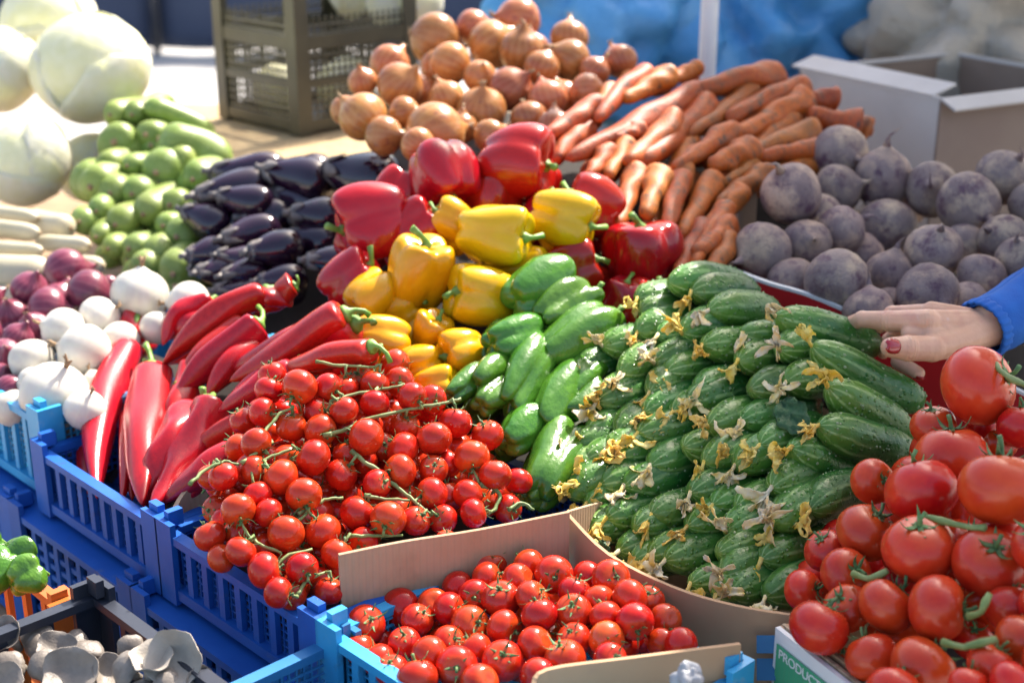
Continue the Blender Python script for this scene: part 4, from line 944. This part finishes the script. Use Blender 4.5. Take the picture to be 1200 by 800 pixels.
def onions(lst, face, m, name, lab, grp, axb, fill=None, cat='onion', own={}):
    lst = [(p[0], p[1], p[2] * 1.04, p[3] if len(p) > 3 else 0.0) for p in lst]
    if fill: lst += filler(face, lst, fill[0], fill[1], fill[2], random.Random(9))
    P = relax([W(x, y, face.t(x, y) + d) for x, y, r, d in lst], [r * face.t(x, y) / F for x, y, r, d in lst], lim=.07)
    for i, ((x, y, r, d), p) in enumerate(zip(lst, P)):
        R0 = r * face.t(x, y) / F; ax = rdir(axb, .8)
        o = top(name, ONI[m][i % 4], frame(ax, None, p, (R0,) * 3), own.get(i, near(lab, x, y)[0] if isinstance(lab, list) else lab), cat, None if i in own else (near(lab, x, y)[1] if isinstance(lab, list) else grp))
        part('neck', HUSK[i % 3], o); part('roots', ROOTS, o)
wo_face = Face((64, 463, 1.80), (164, 346, 2.0), (222, 356, 1.97))
onions([(164, 346, 33), (117, 373, 25), (74, 387, 26), (99, 412, 32), (37, 423, 26), (64, 463, 40), (222, 356, 26), (184, 384, 20, .03), (112, 450, 18, .03), (40, 450, 20, .04), (140, 400, 24, .05), (15, 478, 22, .02), (100, 480, 24, .03)], wo_face, 'white_onion', 'white_onion', 'smooth white onion in the turquoise crate', 'white onions', (0, .3, .7), own={0: 'white onion with a dry brown neck topping the white onions', 5: 'biggest white onion resting at the rim of the turquoise crate'})
ro_face = Face((12, 456, 1.86), (78, 318, 2.14), (104, 342, 2.08))
onions([(78, 318, 27), (104, 342, 26), (35, 339, 21), (57, 362, 25), (14, 370, 21), (21, 396, 18), (5, 418, 21), (12, 456, 18), (0, 440, 15), (128, 333, 11, .02), (-20, 390, 22), (-15, 350, 20), (40, 385, 20, .04), (70, 350, 20, .05)], ro_face, 'red_onion', 'red_onion', 'dark purple red onion behind the white onions', 'red onions', (.2, .2, .6), own={0: 'dark red onion topping the purple onions'})
on_face = Face((425, 136, 2.2), (510, 45, 2.45), (660, 110, 2.28))
onions([(457, 75, 23), (425, 96, 17), (509, 46, 30), (527, 75, 25), (469, 101, 27), (555, 33, 21), (576, 52, 28), (607, 25, 27), (611, 60, 26), (523, 115, 21), (425, 137, 28), (405, 130, 18, .02), (450, 159, 23), (510, 157, 36), (474, 133, 19), (565, 130, 29), (562, 90, 19), (599, 105, 26), (641, 116, 23), (635, 80, 21), (667, 72, 25), (667, 45, 22), (726, 72, 20), (697, 84, 18), (688, 108, 21), (575, 160, 20), (540, 150, 20, .03), (620, 140, 22, .02), (650, 150, 22, .02), (490, 170, 20, .02)], on_face, 'onion', 'brown_onion', ONI_AT, None, (.2, .1, .6), (24, 34, .08), own={13: 'biggest golden onion at the foot of the onion heap'})

# ------------------------------------------------------------------ carrots, beets
car_face = Face((730, 260, 1.98), (700, 130, 2.2), (960, 130, 2.28))
CR = [((915, 88), (808, 108), 32), ((945, 116), (860, 160), 34), ((886, 106), (806, 160), 26), ((945, 100), (850, 140), 26), ((958, 152), (836, 196), 28), ((860, 152), (788, 198), 28), ((1010, 147), (945, 132), 32), ((982, 115), (930, 112), 26), ((962, 174), (888, 184), 24), ((832, 120), (748, 192), 30), ((882, 176), (832, 196), 34), ((803, 198), (778, 278), 26), ((840, 210), (798, 278), 28), ((902, 203), (840, 242), 28), ((886, 194), (848, 216), 22), ((856, 262), (812, 300), 26), ((822, 108), (662, 188), 32), ((702, 122), (636, 162), 28), ((757, 84), (698, 142), 24), ((787, 88), (730, 118), 26), ((818, 80), (785, 95), 20), ((792, 138), (732, 192), 28), ((752, 152), (720, 164), 22), ((714, 176), (688, 208), 24), ((738, 170), (712, 208), 24), ((748, 200), (724, 266), 28), ((774, 203), (756, 255), 30), ((800, 205), (782, 272), 24), ((852, 243), (812, 312), 26), ((828, 262), (792, 324), 26), ((858, 280), (822, 326), 26), ((870, 225), (830, 262), 26), ((930, 140), (870, 190), 28), ((690, 150), (650, 190), 26), ((770, 170), (735, 225), 26), ((900, 130), (840, 175), 28), ((720, 105), (680, 150), 24), ((812, 165), (770, 230), 28), ((860, 195), (820, 250), 28), ((960, 195), (890, 215), 26), ((990, 165), (930, 180), 26), ((705, 215), (690, 270), 26), ((780, 240), (750, 300), 26)]
CR += [((a[0] + RND.uniform(-16, 12), a[1] + RND.uniform(4, 16)), (b[0] + RND.uniform(-12, 12), b[1] + RND.uniform(-8, 4)), w) for a, b, w in CR[:32]]
for i, (a, b, w) in enumerate(CR):
    hid = i >= 32; d = (.04 if i < 43 else .075) if hid else RND.uniform(-.012, .012)
    pa, pb = W(*a, car_face.t(*a) + d), W(*b, car_face.t(*b) + d - .01); L = (pa - pb).length; k = 1.12 * w / 2 * car_face.t(*a) / F / .09
    lab = {0: 'thick carrot lying across the top of the carrot heap', 6: 'broken dark ended carrot beside the topmost beets'}.get(i, near(CAR_AT, *a)[0])
    top('carrot', CAR[i % 6], frame(pa - pb, None, pb, (k, k, L)), lab, 'carrot', None if i in (0, 6) else near(CAR_AT, *a)[1])
BE = [(927, 227, 34), (985, 180, 31), (981, 222, 27), (1035, 210, 32), (1092, 222, 30), (1135, 240, 41), (1177, 208, 31), (1039, 267, 36), (892, 295, 33), (944, 286, 25), (985, 270, 25), (981, 330, 40), (1042, 323, 29), (1096, 295, 31), (1086, 345, 33), (1151, 327, 28), (1177, 281, 28), (1196, 306, 24), (930, 330, 22, .03), (1010, 300, 24, .05), (1060, 240, 24, .06), (1130, 290, 24, .05), (1215, 240, 30), (1220, 340, 30), (1130, 360, 28, .03), (1040, 365, 28, .03), (960, 255, 22, .06), (1075, 320, 20, .05), (1020, 365, 24, .02)]
BE = [(p[0], p[1], min(38, max(30, p[2] * 1.08)), p[3] if len(p) > 3 else 0.0) for p in BE]
BEP = relax([W(x, y, beet_face.t(x, y) + d) for x, y, r, d in BE], [r * beet_face.t(x, y) / F for x, y, r, d in BE], lim=.08)
for i, ((x, y, r, d), p) in enumerate(zip(BE, BEP)):
    R0 = r * beet_face.t(x, y) / F
    ax = Vector((.0, .1, -1)) if i == 3 else (Vector((-.2, .5, -.7)) if i == 6 else rdir((-.1, .35, -.25), .8))
    lab = {3: 'beet with its tap root standing straight up on top of the heap', 5: 'biggest dusty beet at the shoulder of the beet heap', 11: 'broad pointed beet lying just inside the red carton rim'}.get(i, near(BEET_AT, x, y)[0])
    o = top('beet', BEET[i % 5], frame(ax, None, p, (R0, R0, R0 * (1.15 if i == 3 else 1))), lab, 'beet', None if i in (3, 5, 11) else near(BEET_AT, x, y)[1]); part('tap_root', TAP[i % 3], o)
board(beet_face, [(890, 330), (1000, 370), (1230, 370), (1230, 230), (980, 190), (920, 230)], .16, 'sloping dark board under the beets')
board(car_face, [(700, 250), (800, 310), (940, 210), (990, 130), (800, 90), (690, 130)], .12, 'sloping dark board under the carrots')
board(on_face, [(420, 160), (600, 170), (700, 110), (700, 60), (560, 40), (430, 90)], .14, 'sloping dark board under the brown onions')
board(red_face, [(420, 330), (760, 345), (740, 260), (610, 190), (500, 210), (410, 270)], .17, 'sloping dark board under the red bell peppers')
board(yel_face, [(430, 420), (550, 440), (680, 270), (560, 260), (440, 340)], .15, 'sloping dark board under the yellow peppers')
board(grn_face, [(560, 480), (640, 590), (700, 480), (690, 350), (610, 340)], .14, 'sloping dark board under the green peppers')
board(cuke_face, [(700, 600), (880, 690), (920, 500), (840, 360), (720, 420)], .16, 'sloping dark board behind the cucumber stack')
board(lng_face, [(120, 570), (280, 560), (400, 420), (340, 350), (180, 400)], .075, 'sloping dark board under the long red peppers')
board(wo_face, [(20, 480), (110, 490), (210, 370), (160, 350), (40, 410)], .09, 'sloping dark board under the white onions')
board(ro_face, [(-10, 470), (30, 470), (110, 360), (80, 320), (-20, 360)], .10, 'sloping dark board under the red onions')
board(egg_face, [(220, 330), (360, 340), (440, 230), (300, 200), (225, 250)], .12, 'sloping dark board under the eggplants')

# ------------------------------------------------------------------ cabbages
for i, (x, y, r, t, lab) in enumerate(((107, 80, 67, 2.75, 'big round pale cabbage with a sunlit top on the cabbage heap'), (58, 28, 56, 2.95, 'pale cabbage behind the biggest one, topmost of the heap'), (-2, 82, 50, 2.80, 'pale cabbage cut by the edge of the heap above the lowest cabbage'), (30, 188, 55, 2.62, 'pale green cabbage at the foot of the heap above the squashes'), (108, 196, 44, 2.80, 'yellowish cabbage tucked behind the green marrows'), (474, 0, 46, 2.98, 'pale cabbage lying in the tall perforated crate'), (425, -14, 44, 3.06, 'cabbage deeper in the tall perforated crate'), (330, 105, 34, 2.93, 'yellowish cabbage seen through the bars at the bottom of the tall crate'), (405, 100, 36, 2.96, 'pale cabbage at the bottom of the tall crate behind its dark lattice'))):
    R0 = r * t / F; ax = rdir((0, -.3, .8), .5)
    o = top('cabbage', CAB[i % 2], frame(ax, None, W(x, y, t), (R0,) * 3), lab, 'cabbage', 'cabbages')
    for k in range(3): part('wrapper_leaf', WRAP[k], o, Matrix.Rotation(2.1 * k + i, 4, 'Z') @ Matrix.Scale(1 + .006 * k, 4))

# ------------------------------------------------------------------ the tall perforated crate, sacking, pole, tarp, carton, bag
cz = W(352, 158, 2.78).z
Mc = frame((0, 0, 1), (W(484, 150, 3.0) - W(352, 158, 2.78)) * 1.0, W(352, 158, 2.78))
def back_crate():
    t = bpy.data.objects.new('tall_crate', None); col.objects.link(t); xa = W(480, 158, 2.98) - W(352, 158, 2.78); xa.z = 0; M = frame((0, 0, 1), xa, W(352, 160, 2.78)); t.matrix_world = M; MW[t.name] = M
    tag(t, 'tall olive black perforated plastic crate with cabbages', 'crate'); a, b, h = .30, .27, .29; m = M_['olive']
    g = G(); g.box((.004, .004, 0), (a - .004, b - .004, .008)); part('crate_floor', g.mesh('crate_floor', m, smooth=False), t)
    g = G(); g.box((-.004, -.004, 0), (.028, .004, h)).box((-.004, .004, 0), (.004, .028, h)); pm = g.mesh('corner_post', m, smooth=False)
    for (x, y, r) in ((0, 0, 0), (a, 0, 90), (a, b, 180), (0, b, 270)): part('corner_post', pm, t, Matrix.Translation((x, y, 0)) @ Matrix.Rotation(R_(r), 4, 'Z'))
    for (L, r, x, y) in ((a, 0, 0, 0), (b, 90, a, 0), (a, 180, a, b), (b, 270, 0, b)):
        Ms = Matrix.Translation((x, y, 0)) @ Matrix.Rotation(R_(r), 4, 'Z')
        for z0, z1 in ((.008, .028), (.09, .105), (.165, .19), (h - .022, h)):
            g = G(); g.box((.026, -.002, z0), (L - .006, .005, z1)); part('rail', g.mesh('rail', m, smooth=False), t, Ms)
        g = G(); c = .0145
        for i in range(int((L - .05) / c)): g.box((.03 + i * c, .0005, .026), (.0340 + i * c, .0035, .224))
        for i in range(13): g.box((.028, .001, .032 + i * c), (L - .03, .004, .0360 + i * c))
        part('lattice', g.mesh('lattice', m, smooth=False), t, Ms, kind='stuff')
back_crate()
def crumple(name, fn, nu, nv, m, label, cat, amp, freq, seed, ridge=1.0, M=Matrix(), thick=.0, group=None):
    rows = []
    for i in range(nv + 1):
        row = []
        for j in range(nu + 1):
            p = fn(j / nu, i / nv); q = Vector(p) * freq + Vector((seed, seed * .7, 0))
            d = (abs(noise.noise(q)) * 1.6 - .4) * ridge + .45 * noise.noise(q * 2.3) + .2 * noise.noise(q * 5.1)
            row.append(Vector(p) + (Vector((p[0], p[1], p[2])).normalized()) * d * amp)
        rows.append(row)
    return top(name, G().grid(rows, 0, thick).mesh(name, m), M, label, cat, group)
def dome(rx, ry, rz, low=-.55):
    def f(u, v):
        th = 2 * math.pi * u; p = low + (math.pi / 2 - low) * v; r = max(.02, math.cos(p))
        return (rx * r * math.cos(th), ry * r * math.sin(th), rz * math.sin(p))
    return f
tb = W(860, 55, 3.25)
crumple('blue_sack', dome(.46, .28, .34, -.9), 110, 50, M_['tarp'], 'bulging crumpled blue plastic sack behind the white pole', 'sack', .10, 4.2, 3.1, 1.4, Matrix.Translation(tb + Vector((.06, .1, -.02))), .002)
crumple('blue_sack', dome(.26, .22, .26, -.9), 80, 40, M_['tarp'], 'smaller crumpled blue sack behind the brown onions', 'sack', .075, 5.0, 8.3, 1.4, Matrix.Translation(W(712, 40, 3.1) + Vector((0, .1, -.02))), .002)
pp = W(828, 90, 2.62); g = G(); g.tube([(pp.x, pp.y, 0), (pp.x, pp.y, 1.2), (pp.x, pp.y, 2.42)], .0165, 16)
pole = top('awning_pole', g.mesh('awning_pole', M_['pole']), Matrix(), 'slim white steel pole of the stall awning behind the carrots', 'pole')
g = G(); g.tube([(pp.x, pp.y, .0), (pp.x, pp.y, .03)], .06, 16); _part('base_plate', g.mesh('base_plate', M_['pole']), pole, Matrix())
g = G(); g.tube([(pp.x, pp.y, 1.34), (pp.x, pp.y, 1.37)], .021, 16); _part('collar', g.mesh('collar', M_['pole']), pole, Matrix())
# grey white open carton
gx, gy = W(1098, 190, 2.42), W(1098, 190, 2.42)
def open_carton():
    o = W(1096, 192, 2.40); px = W(1240, 188, 2.55) - o; px.z = 0; py = W(925, 175, 2.72) - o; py.z = 0
    x, y = px.normalized(), py.normalized(); y = (y - x * x.dot(y)).normalized(); M = frame((0, 0, 1), x, o)
    t = bpy.data.objects.new('open_carton', None); col.objects.link(t); t.matrix_world = M; MW[t.name] = M; tag(t, 'open grey white carton with folded flaps behind the beets', 'carton')
    sgn = 1 if (M.inverted().to_3x3() @ y).y > 0 else -1
    a, b, h, th = .40, .36, .105, .005; zb = -.12
    def wall(nm, lo, hi, m='grey_board'): part(nm, (lambda g: g.box(lo, hi).mesh(nm, M_[m], smooth=False))(G()), t)
    Y0, Y1 = (0, b) if sgn > 0 else (-b, 0)
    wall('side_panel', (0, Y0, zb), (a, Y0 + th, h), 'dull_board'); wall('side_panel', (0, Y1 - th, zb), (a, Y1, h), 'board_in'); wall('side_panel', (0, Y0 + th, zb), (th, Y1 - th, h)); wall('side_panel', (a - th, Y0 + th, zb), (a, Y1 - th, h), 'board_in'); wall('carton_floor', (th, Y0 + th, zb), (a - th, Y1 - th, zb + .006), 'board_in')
    for lo, hi in (((-.001, Y0 + th + .001, h), (th + .002, Y1 - .001, h + .006)), ((0, Y1 - th - .002, h), (a, Y1 + .001, h + .006)), ((a - th, Y0 + th, h), (a, Y1 - th, h + .006))): wall('rim_fold', lo, hi)
    g = G(); g.box((0, 0, 0), (a, .038, .004)); fm = g.mesh('flap', M_['grey_board'], smooth=False); g = G(); g.box((0, 0, 0), (b, .055, .004)); fm2 = g.mesh('flap', M_['grey_board'], smooth=False)
    part('flap', fm, t, Matrix.Translation((0, Y0 + .004, h + .002)) @ Matrix.Rotation(R_(-158), 4, 'X') @ Matrix.Translation((0, 0, -.004))); part('flap', fm2, t, Matrix.Translation((-.002, Y0 + .02, h + .008)) @ Matrix.Rotation(R_(90), 4, 'Z') @ Matrix.Rotation(R_(164), 4, 'X'))
    return t
open_carton()
crumple('plastic_bag', dome(.28, .22, .20, -.7), 90, 40, M_['bag'], 'crumpled greyish clear plastic bag behind the open carton', 'bag', .08, 5.5, 5.5, 1.6, Matrix.Translation(W(1150, 45, 2.98) + Vector((.03, .05, -.03))), .001)
crumple('burlap_sheet', lambda u, v: ((u - .5) * .75, (v - .5) * .6, .004), 40, 30, M_['burlap'], 'tan burlap sheet spread under the tall perforated crate', 'sheet', .0, 6.0, 2.0, 1, Matrix.Translation(W(352, 158, 2.78) + Vector((.02, .06, -.01))), .004)
crumple('plastic_wrap', dome(.012, .010, .014, -.9), 24, 14, M_['wrap'], 'torn bit of clear plastic at the carton flap', 'plastic scrap', .005, 90.0, 1.5, 1.5, Matrix.Translation(W(807, 797, 1.20)), .0004)
# dark slate screen across the square
scr = bpy.data.objects.new('canvas_screen', None); col.objects.link(scr); scr.location = (-3.2, 10.6, 0); MW[scr.name] = Matrix.Translation((-3.2, 10.6, 0)); tag(scr, 'low dark slate blue canvas screen standing across the square', 'screen')
for k in range(4):
    rows = [[(-2.6 + 1.6 * k + 1.56 * j / 12, .05 * math.sin(j * 1.1 + k), .35 * 0 + .04 + .8 * i / 6) for j in range(13)] for i in range(7)]
    part('canvas_panel', G().grid(rows, 0, .01).mesh('canvas_panel', M_['slate']), scr)
for k in range(5):
    g = G(); g.tube([(-2.62 + 1.6 * k, 0, 0), (-2.62 + 1.6 * k, 0, .9)], .03, 10); part('post', g.mesh('post', M_['darkgrey']), scr)
# awning whose shade falls over the vendor's side
aw = bpy.data.objects.new('market_awning', None); col.objects.link(aw); aw.location = (2.4, 3.6, 0); MW[aw.name] = Matrix.Translation((2.4, 3.6, 0)); tag(aw, 'grey canvas awning stretched above the back of the stall', 'awning')
rows = [[(-1.52 + 3.2 * j / 10, -2.0 + 4.2 * i / 10, 2.34 + .05 * math.sin(j * .6) + .02 * i) for j in range(11)] for i in range(11)]
part('canvas', G().grid(rows, 0, .004).mesh('canvas', M_['awning']), aw)
for (x, y) in ((1.5, -1.9), (1.5, 2.1), (-1.45, 2.1)):
    g = G(); g.tube([(x, y, 0), (x, y, 2.35)], .017, 12); part('post', g.mesh('post', M_['pole']), aw)

# ------------------------------------------------------------------ mushrooms and the charcoal crate
mc = W(104, 690, 1.42)
Mm = frame((0, 0, 1), (U2.x, U2.y, 0), mc)
ccu, ccv = uv(mc)
t = crate(0, 0, 0, .36, .26, .13, 'darkgrey', 'charcoal grey plastic crate of oyster mushrooms', None, lattice=False, nb=6, rot=frame((0, 0, 1), (U2.x, U2.y, 0), mc - Vector((V2.x, V2.y, 0)) * .25 - Vector((0, 0, .135))))
t2 = crate(0, 0, 0, .30, .26, .12, 'orange', 'orange plastic crate behind the charcoal mushroom crate', None, lattice=False, nb=5, rot=frame((0, 0, 1), (U2.x, U2.y, 0), mc - Vector((V2.x, V2.y, 0)) * .265 - Vector((U2.x, U2.y, 0)) * .325 - Vector((0, 0, .15))))
def mush_mesh(i, funnel=False):
    q = random.Random(1600 + i); ph = q.uniform(0, 6)
    def f(s, th):
        k = min(1, s / .55) if s < .55 else 1 - (s - .55) / .45; under = s >= .55
        k = math.sin(k * math.pi / 2) if k < 1 else 1
        fan = (.42 + .58 * ((1 + math.cos(th)) / 2) ** .6) if not funnel else .86 + .14 * math.cos(th)
        lob = fan * (1 + (.06 * math.sin(2 * th + ph) + .05 * math.sin(5 * th + 2 * ph) + .02 * math.sin(11 * th)) * k * k)
        x, y = k * lob * math.cos(th) + .1, k * lob * math.sin(th)
        if funnel: z = .55 * k ** 1.6 - .12 * max(0, k - .8) * 5 * (1 + math.sin(3 * th + ph)) * .5 + .06 * k * k * math.sin(4 * th + ph)
        else: z = .22 * (1 - k ** 2.2) - .18 * max(0, k - .75) * 2 + .06 * k * math.sin(2 * th + ph)
        if under: z -= (.10 if not funnel else .12) * (1 - k ** 3) + .05
        return (x, y, z)
    return G().shell(f, 36, 20).mesh('oyster_mushroom', M_['mushroom_pale' if funnel else 'mushroom'])
def mstem(i):
    g = G(); g.tube([(.1, 0, -.05), (-.05, 0, -.4), (-.25, .02, -.8)], [.36, .24, .20], 10); return g.mesh('stalk', M_['gill'])
MUSH = [mush_mesh(i) for i in range(5)]; FUN = mush_mesh(9, True); FUN2 = mush_mesh(12, True); FUN2.materials[0] = M_['mushroom']; MST = mstem(0)
MS = [(212, 766, 40, 1.31, (-.1, -.75, .65)), (162, 760, 16, 1.34, (.3, -.8, .4)), (175, 782, 22, 1.30, (0, -.2, .95)), (150, 787, 18, 1.30, (-.3, -.6, .6)), (12, 750, 18, 1.37, (-.3, -.6, .7)), (48, 747, 17, 1.38, (0, -.5, .8)), (20, 780, 18, 1.34, (.2, -.7, .6)), (65, 760, 20, 1.36, (.1, -.3, .9)), (82, 786, 28, 1.32, (0, -.6, .8)), (108, 768, 17, 1.36, (.3, -.4, .8)), (35, 762, 14, 1.37, (-.5, -.5, .6)), (120, 790, 18, 1.32, (.5, -.5, .6)), (50, 790, 20, 1.32, (0, -.7, .5)), (0, 800, 20, 1.32, (0, -.5, .8)), (88, 752, 12, 1.385, (.2, -.4, .8)), (30, 742, 12, 1.39, (0, -.6, .7)), (190, 800, 20, 1.29, (.2, -.7, .6)), (235, 795, 16, 1.30, (.4, -.6, .5)), (100, 810, 24, 1.30, (0, -.5, .8)), (150, 815, 24, 1.29, (0, -.5, .8))]
for i, (x, y, r, tt, ax) in enumerate(MS):
    R0 = (1.0 if i == 0 else 1.35) * r * tt / F
    o = top('oyster_mushroom', FUN if i in (0, 2) else FUN2 if i in (4, 7, 8, 11, 13, 17) else MUSH[i % 5], frame(ax, None, W(x, y, tt), (R0,) * 3), 'wide pale oyster mushroom cap with wavy edge leaning on the blue crate' if i == 0 else 'grey oyster mushroom in the charcoal crate', 'mushroom', None if i == 0 else 'oyster mushrooms'); part('stalk', MST, o)
gf = Face((20, 660, 1.46), (40, 690, 1.43), (0, 690, 1.43))
for i, (a, b, w) in enumerate((((40, 640), (5, 660), 34), ((48, 662), (10, 686), 36), ((18, 650), (-20, 690), 34), ((5, 632), (-30, 650), 30))):
    spindle(a, b, w * 1.4, gf, GRNB, i, 'green pepper in the low orange crate beside the mushrooms', 'green peppers in the low crate', 'green_pepper', 'pepper', GSTEM, 2.55, -1.3, .93)
# corner of the mid blue crate below the light blue one
crate(0, 0, 0, .26, .3, .13, 'midblue', 'mid blue plastic crate standing below the light blue crate', None, lattice=True, nb=7, rot=frame((0, 0, 1), (U2.x, U2.y, 0), W(296, 772, 1.30) - Vector((0, 0, .145)) - Vector((V2.x, V2.y, 0)) * .2 ))

# ------------------------------------------------------------------ the hand
def capsule(g, a, b, ra, rb, n=14):
    a, b = Vector(a), Vector(b); ax = (b - a); L = ax.length; d = ax.normalized(); pts, rad = [], []
    for k in range(5): q = math.pi / 2 * (1 - k / 4); pts.append(a - d * ra * math.sin(q)); rad.append(max(1e-4, ra * math.cos(q)))
    for k in range(1, 5): pts.append(a.lerp(b, k / 5)); rad.append(ra + (rb - ra) * k / 5)
    for k in range(5): q = math.pi / 2 * k / 4; pts.append(b + d * rb * math.sin(q)); rad.append(max(1e-4, rb * math.cos(q)))
    g.tube(pts, rad, n)
g = G()
H = lambda x, y, t: W(x, y, t)
wr, wr2 = H(1158, 383, 1.665), H(1225, 350, 1.72)
ix = [H(1088, 377, 1.628), H(1042, 376, 1.640), H(1011, 374, 1.660), H(980, 385, 1.70)]
md = [H(1090, 367, 1.660), H(1046, 368, 1.69), H(1022, 386, 1.715), H(1010, 402, 1.725)]
rg = [H(1098, 374, 1.685), H(1062, 378, 1.72), H(1042, 398, 1.735), H(1035, 414, 1.73)]
pk = [H(1105, 395, 1.69), H(1064, 412, 1.70), H(1053, 424, 1.68), H(1076, 437, 1.655)]
th_ = [H(1128, 398, 1.640), H(1092, 408, 1.612), H(1064, 408, 1.602), H(1044, 407, 1.598)]
for c, rr in ((ix, (.0150, .0122, .0100, .0078)), (md, (.0118, .0102, .009, .0075)), (rg, (.0115, .0098, .0086, .0072)), (pk, (.0110, .0098, .0096, .0080)), (th_, (.0190, .0152, .0145, .0118))):
    for k in range(3): capsule(g, c[k], c[k + 1], rr[k], rr[k + 1])
for c, r0 in ((ix, .0125), (md, .0135), (rg, .0135), (pk, .0125)): capsule(g, wr.lerp(c[0], .12), c[0], .0185, r0)
capsule(g, H(1064, 391, 1.624), H(1104, 392, 1.634), .0085, .016); capsule(g, wr, th_[0], .0225, .019); capsule(g, th_[0], ix[0].lerp(th_[1], .45), .0155, .0095)
capsule(g, wr, wr2, .0245, .027); capsule(g, wr + UP * .006, wr2 + UP * .006, .023, .027)
for c, rr in ((ix, (.0150, .0122, .0100)), (md, (.0118, .0102, .009)), (rg, (.0115, .0098, .0086)), (th_, (.0190, .0152, .0145))):
    for k in (1, 2): capsule(g, c[k] - RIGHT * .0004, c[k] + RIGHT * .0004, rr[k] * 1.07, rr[k] * 1.07)
    capsule(g, wr.lerp(c[0], .35) + UP * .012 + TOWARD * .006, c[0] + UP * .0075 + TOWARD * .003, .0052, .0068)      # tendons
hm = g.mesh('hand_raw', M_['skin'])
ho = bpy.data.objects.new('hand_raw', hm); col.objects.link(ho)
rm = ho.modifiers.new('r', 'REMESH'); rm.mode = 'VOXEL'; rm.voxel_size = .0013
sm_ = ho.modifiers.new('s', 'SMOOTH'); sm_.factor = .5; sm_.iterations = 6
dg = bpy.context.evaluated_depsgraph_get(); dg.update()
me = bpy.data.meshes.new_from_object(ho.evaluated_get(dg)); bpy.data.objects.remove(ho)
me.materials.clear(); me.materials.append(M_['skin']); me.polygons.foreach_set('use_smooth', [True] * len(me.polygons))
per = top('person', me, Matrix(), 'hand with red nail varnish and blue sleeve resting on the cucumbers', 'person')
def nail(tipP, prev, nrm, w, L, m):
    d = (tipP - prev).normalized(); n = (nrm - d * nrm.dot(d)).normalized(); s = d.cross(n)
    rows = []
    for i in range(7):
        a = i / 6; row = []
        for j in range(7):
            b = (j / 6 - .5) * 2; ww = w * (.82 + .18 * math.sin(math.pi * a)) * (1 if a < .75 else math.sqrt(max(.05, 1 - ((a - .75) / .25) ** 2 * .75)))
            row.append(tipP + d * (L * (a - .55)) + s * (ww * b) + n * (.0042 * (1 - a) - .0030 * b * b - .003 * max(0, a - .5) ** 2 * 2))
        rows.append(row)
    me = G().grid(rows, 0, .0007).mesh('fingernail', m); return _part('fingernail', me, per, Matrix())
tn = (TOWARD * 1.0 + UP * .12 + RIGHT * -.15).normalized()
nail(th_[3] + tn * .0152 + RIGHT * .0005, th_[2], tn, .0090, .0180, M_['nail'])
nail(pk[3] + (TOWARD * .6 - UP * .8).normalized() * .0078, pk[2], (TOWARD * .5 - UP * .9), .0045, .011, M_['nail'])
# sleeve: ribbed cuff and folds, up to the elbow
sa, sb = H(1150, 386, 1.663), H(1420, 245, 1.88)
ax = (sb - sa).normalized(); rows = []
e1_, e2_ = (UP - ax * UP.dot(ax)).normalized(), ax.cross((UP - ax * UP.dot(ax)).normalized())
for i in range(40):
    s = i / 39; row = []
    for j in range(37):
        th = 2 * math.pi * j / 36; r = .0345 + .020 * min(1, s * 1.6) + .0012 * math.sin(8 * th) * (s < .06)
        c = sa + ax * (sb - sa).length * s; q = Vector((math.cos(th) * 1.3, math.sin(th) * 1.3, s * 7))
        r += (.0055 * noise.noise(q) + .003 * abs(noise.noise(q * 2.2))) * min(1, s * 5 + .1)
        if i == 0: r -= .003
        row.append(c + e1_ * (r * .98 * math.cos(th)) + e2_ * (r * math.sin(th)))
    rows.append(row)
slv = _part('sleeve', G().grid(rows, 0, .002).mesh('sleeve', M_['sleeve']), per, Matrix(), 'royal blue knitted sleeve')
rows = [[sa + ax * (-.004 + .016 * i / 5) + e1_ * ((.0352 + .0008 * math.sin(24 * 2 * math.pi * j / 144) + .0012 * math.sin(math.pi * i / 5)) * math.cos(2 * math.pi * j / 144)) + e2_ * ((.0358 + .0008 * math.sin(24 * 2 * math.pi * j / 144) + .0012 * math.sin(math.pi * i / 5)) * math.sin(2 * math.pi * j / 144)) for j in range(145)] for i in range(6)]
_part('cuff', G().grid(rows, 0, .0022).mesh('cuff', M_['sleeve']), slv, Matrix(), None, None, False)
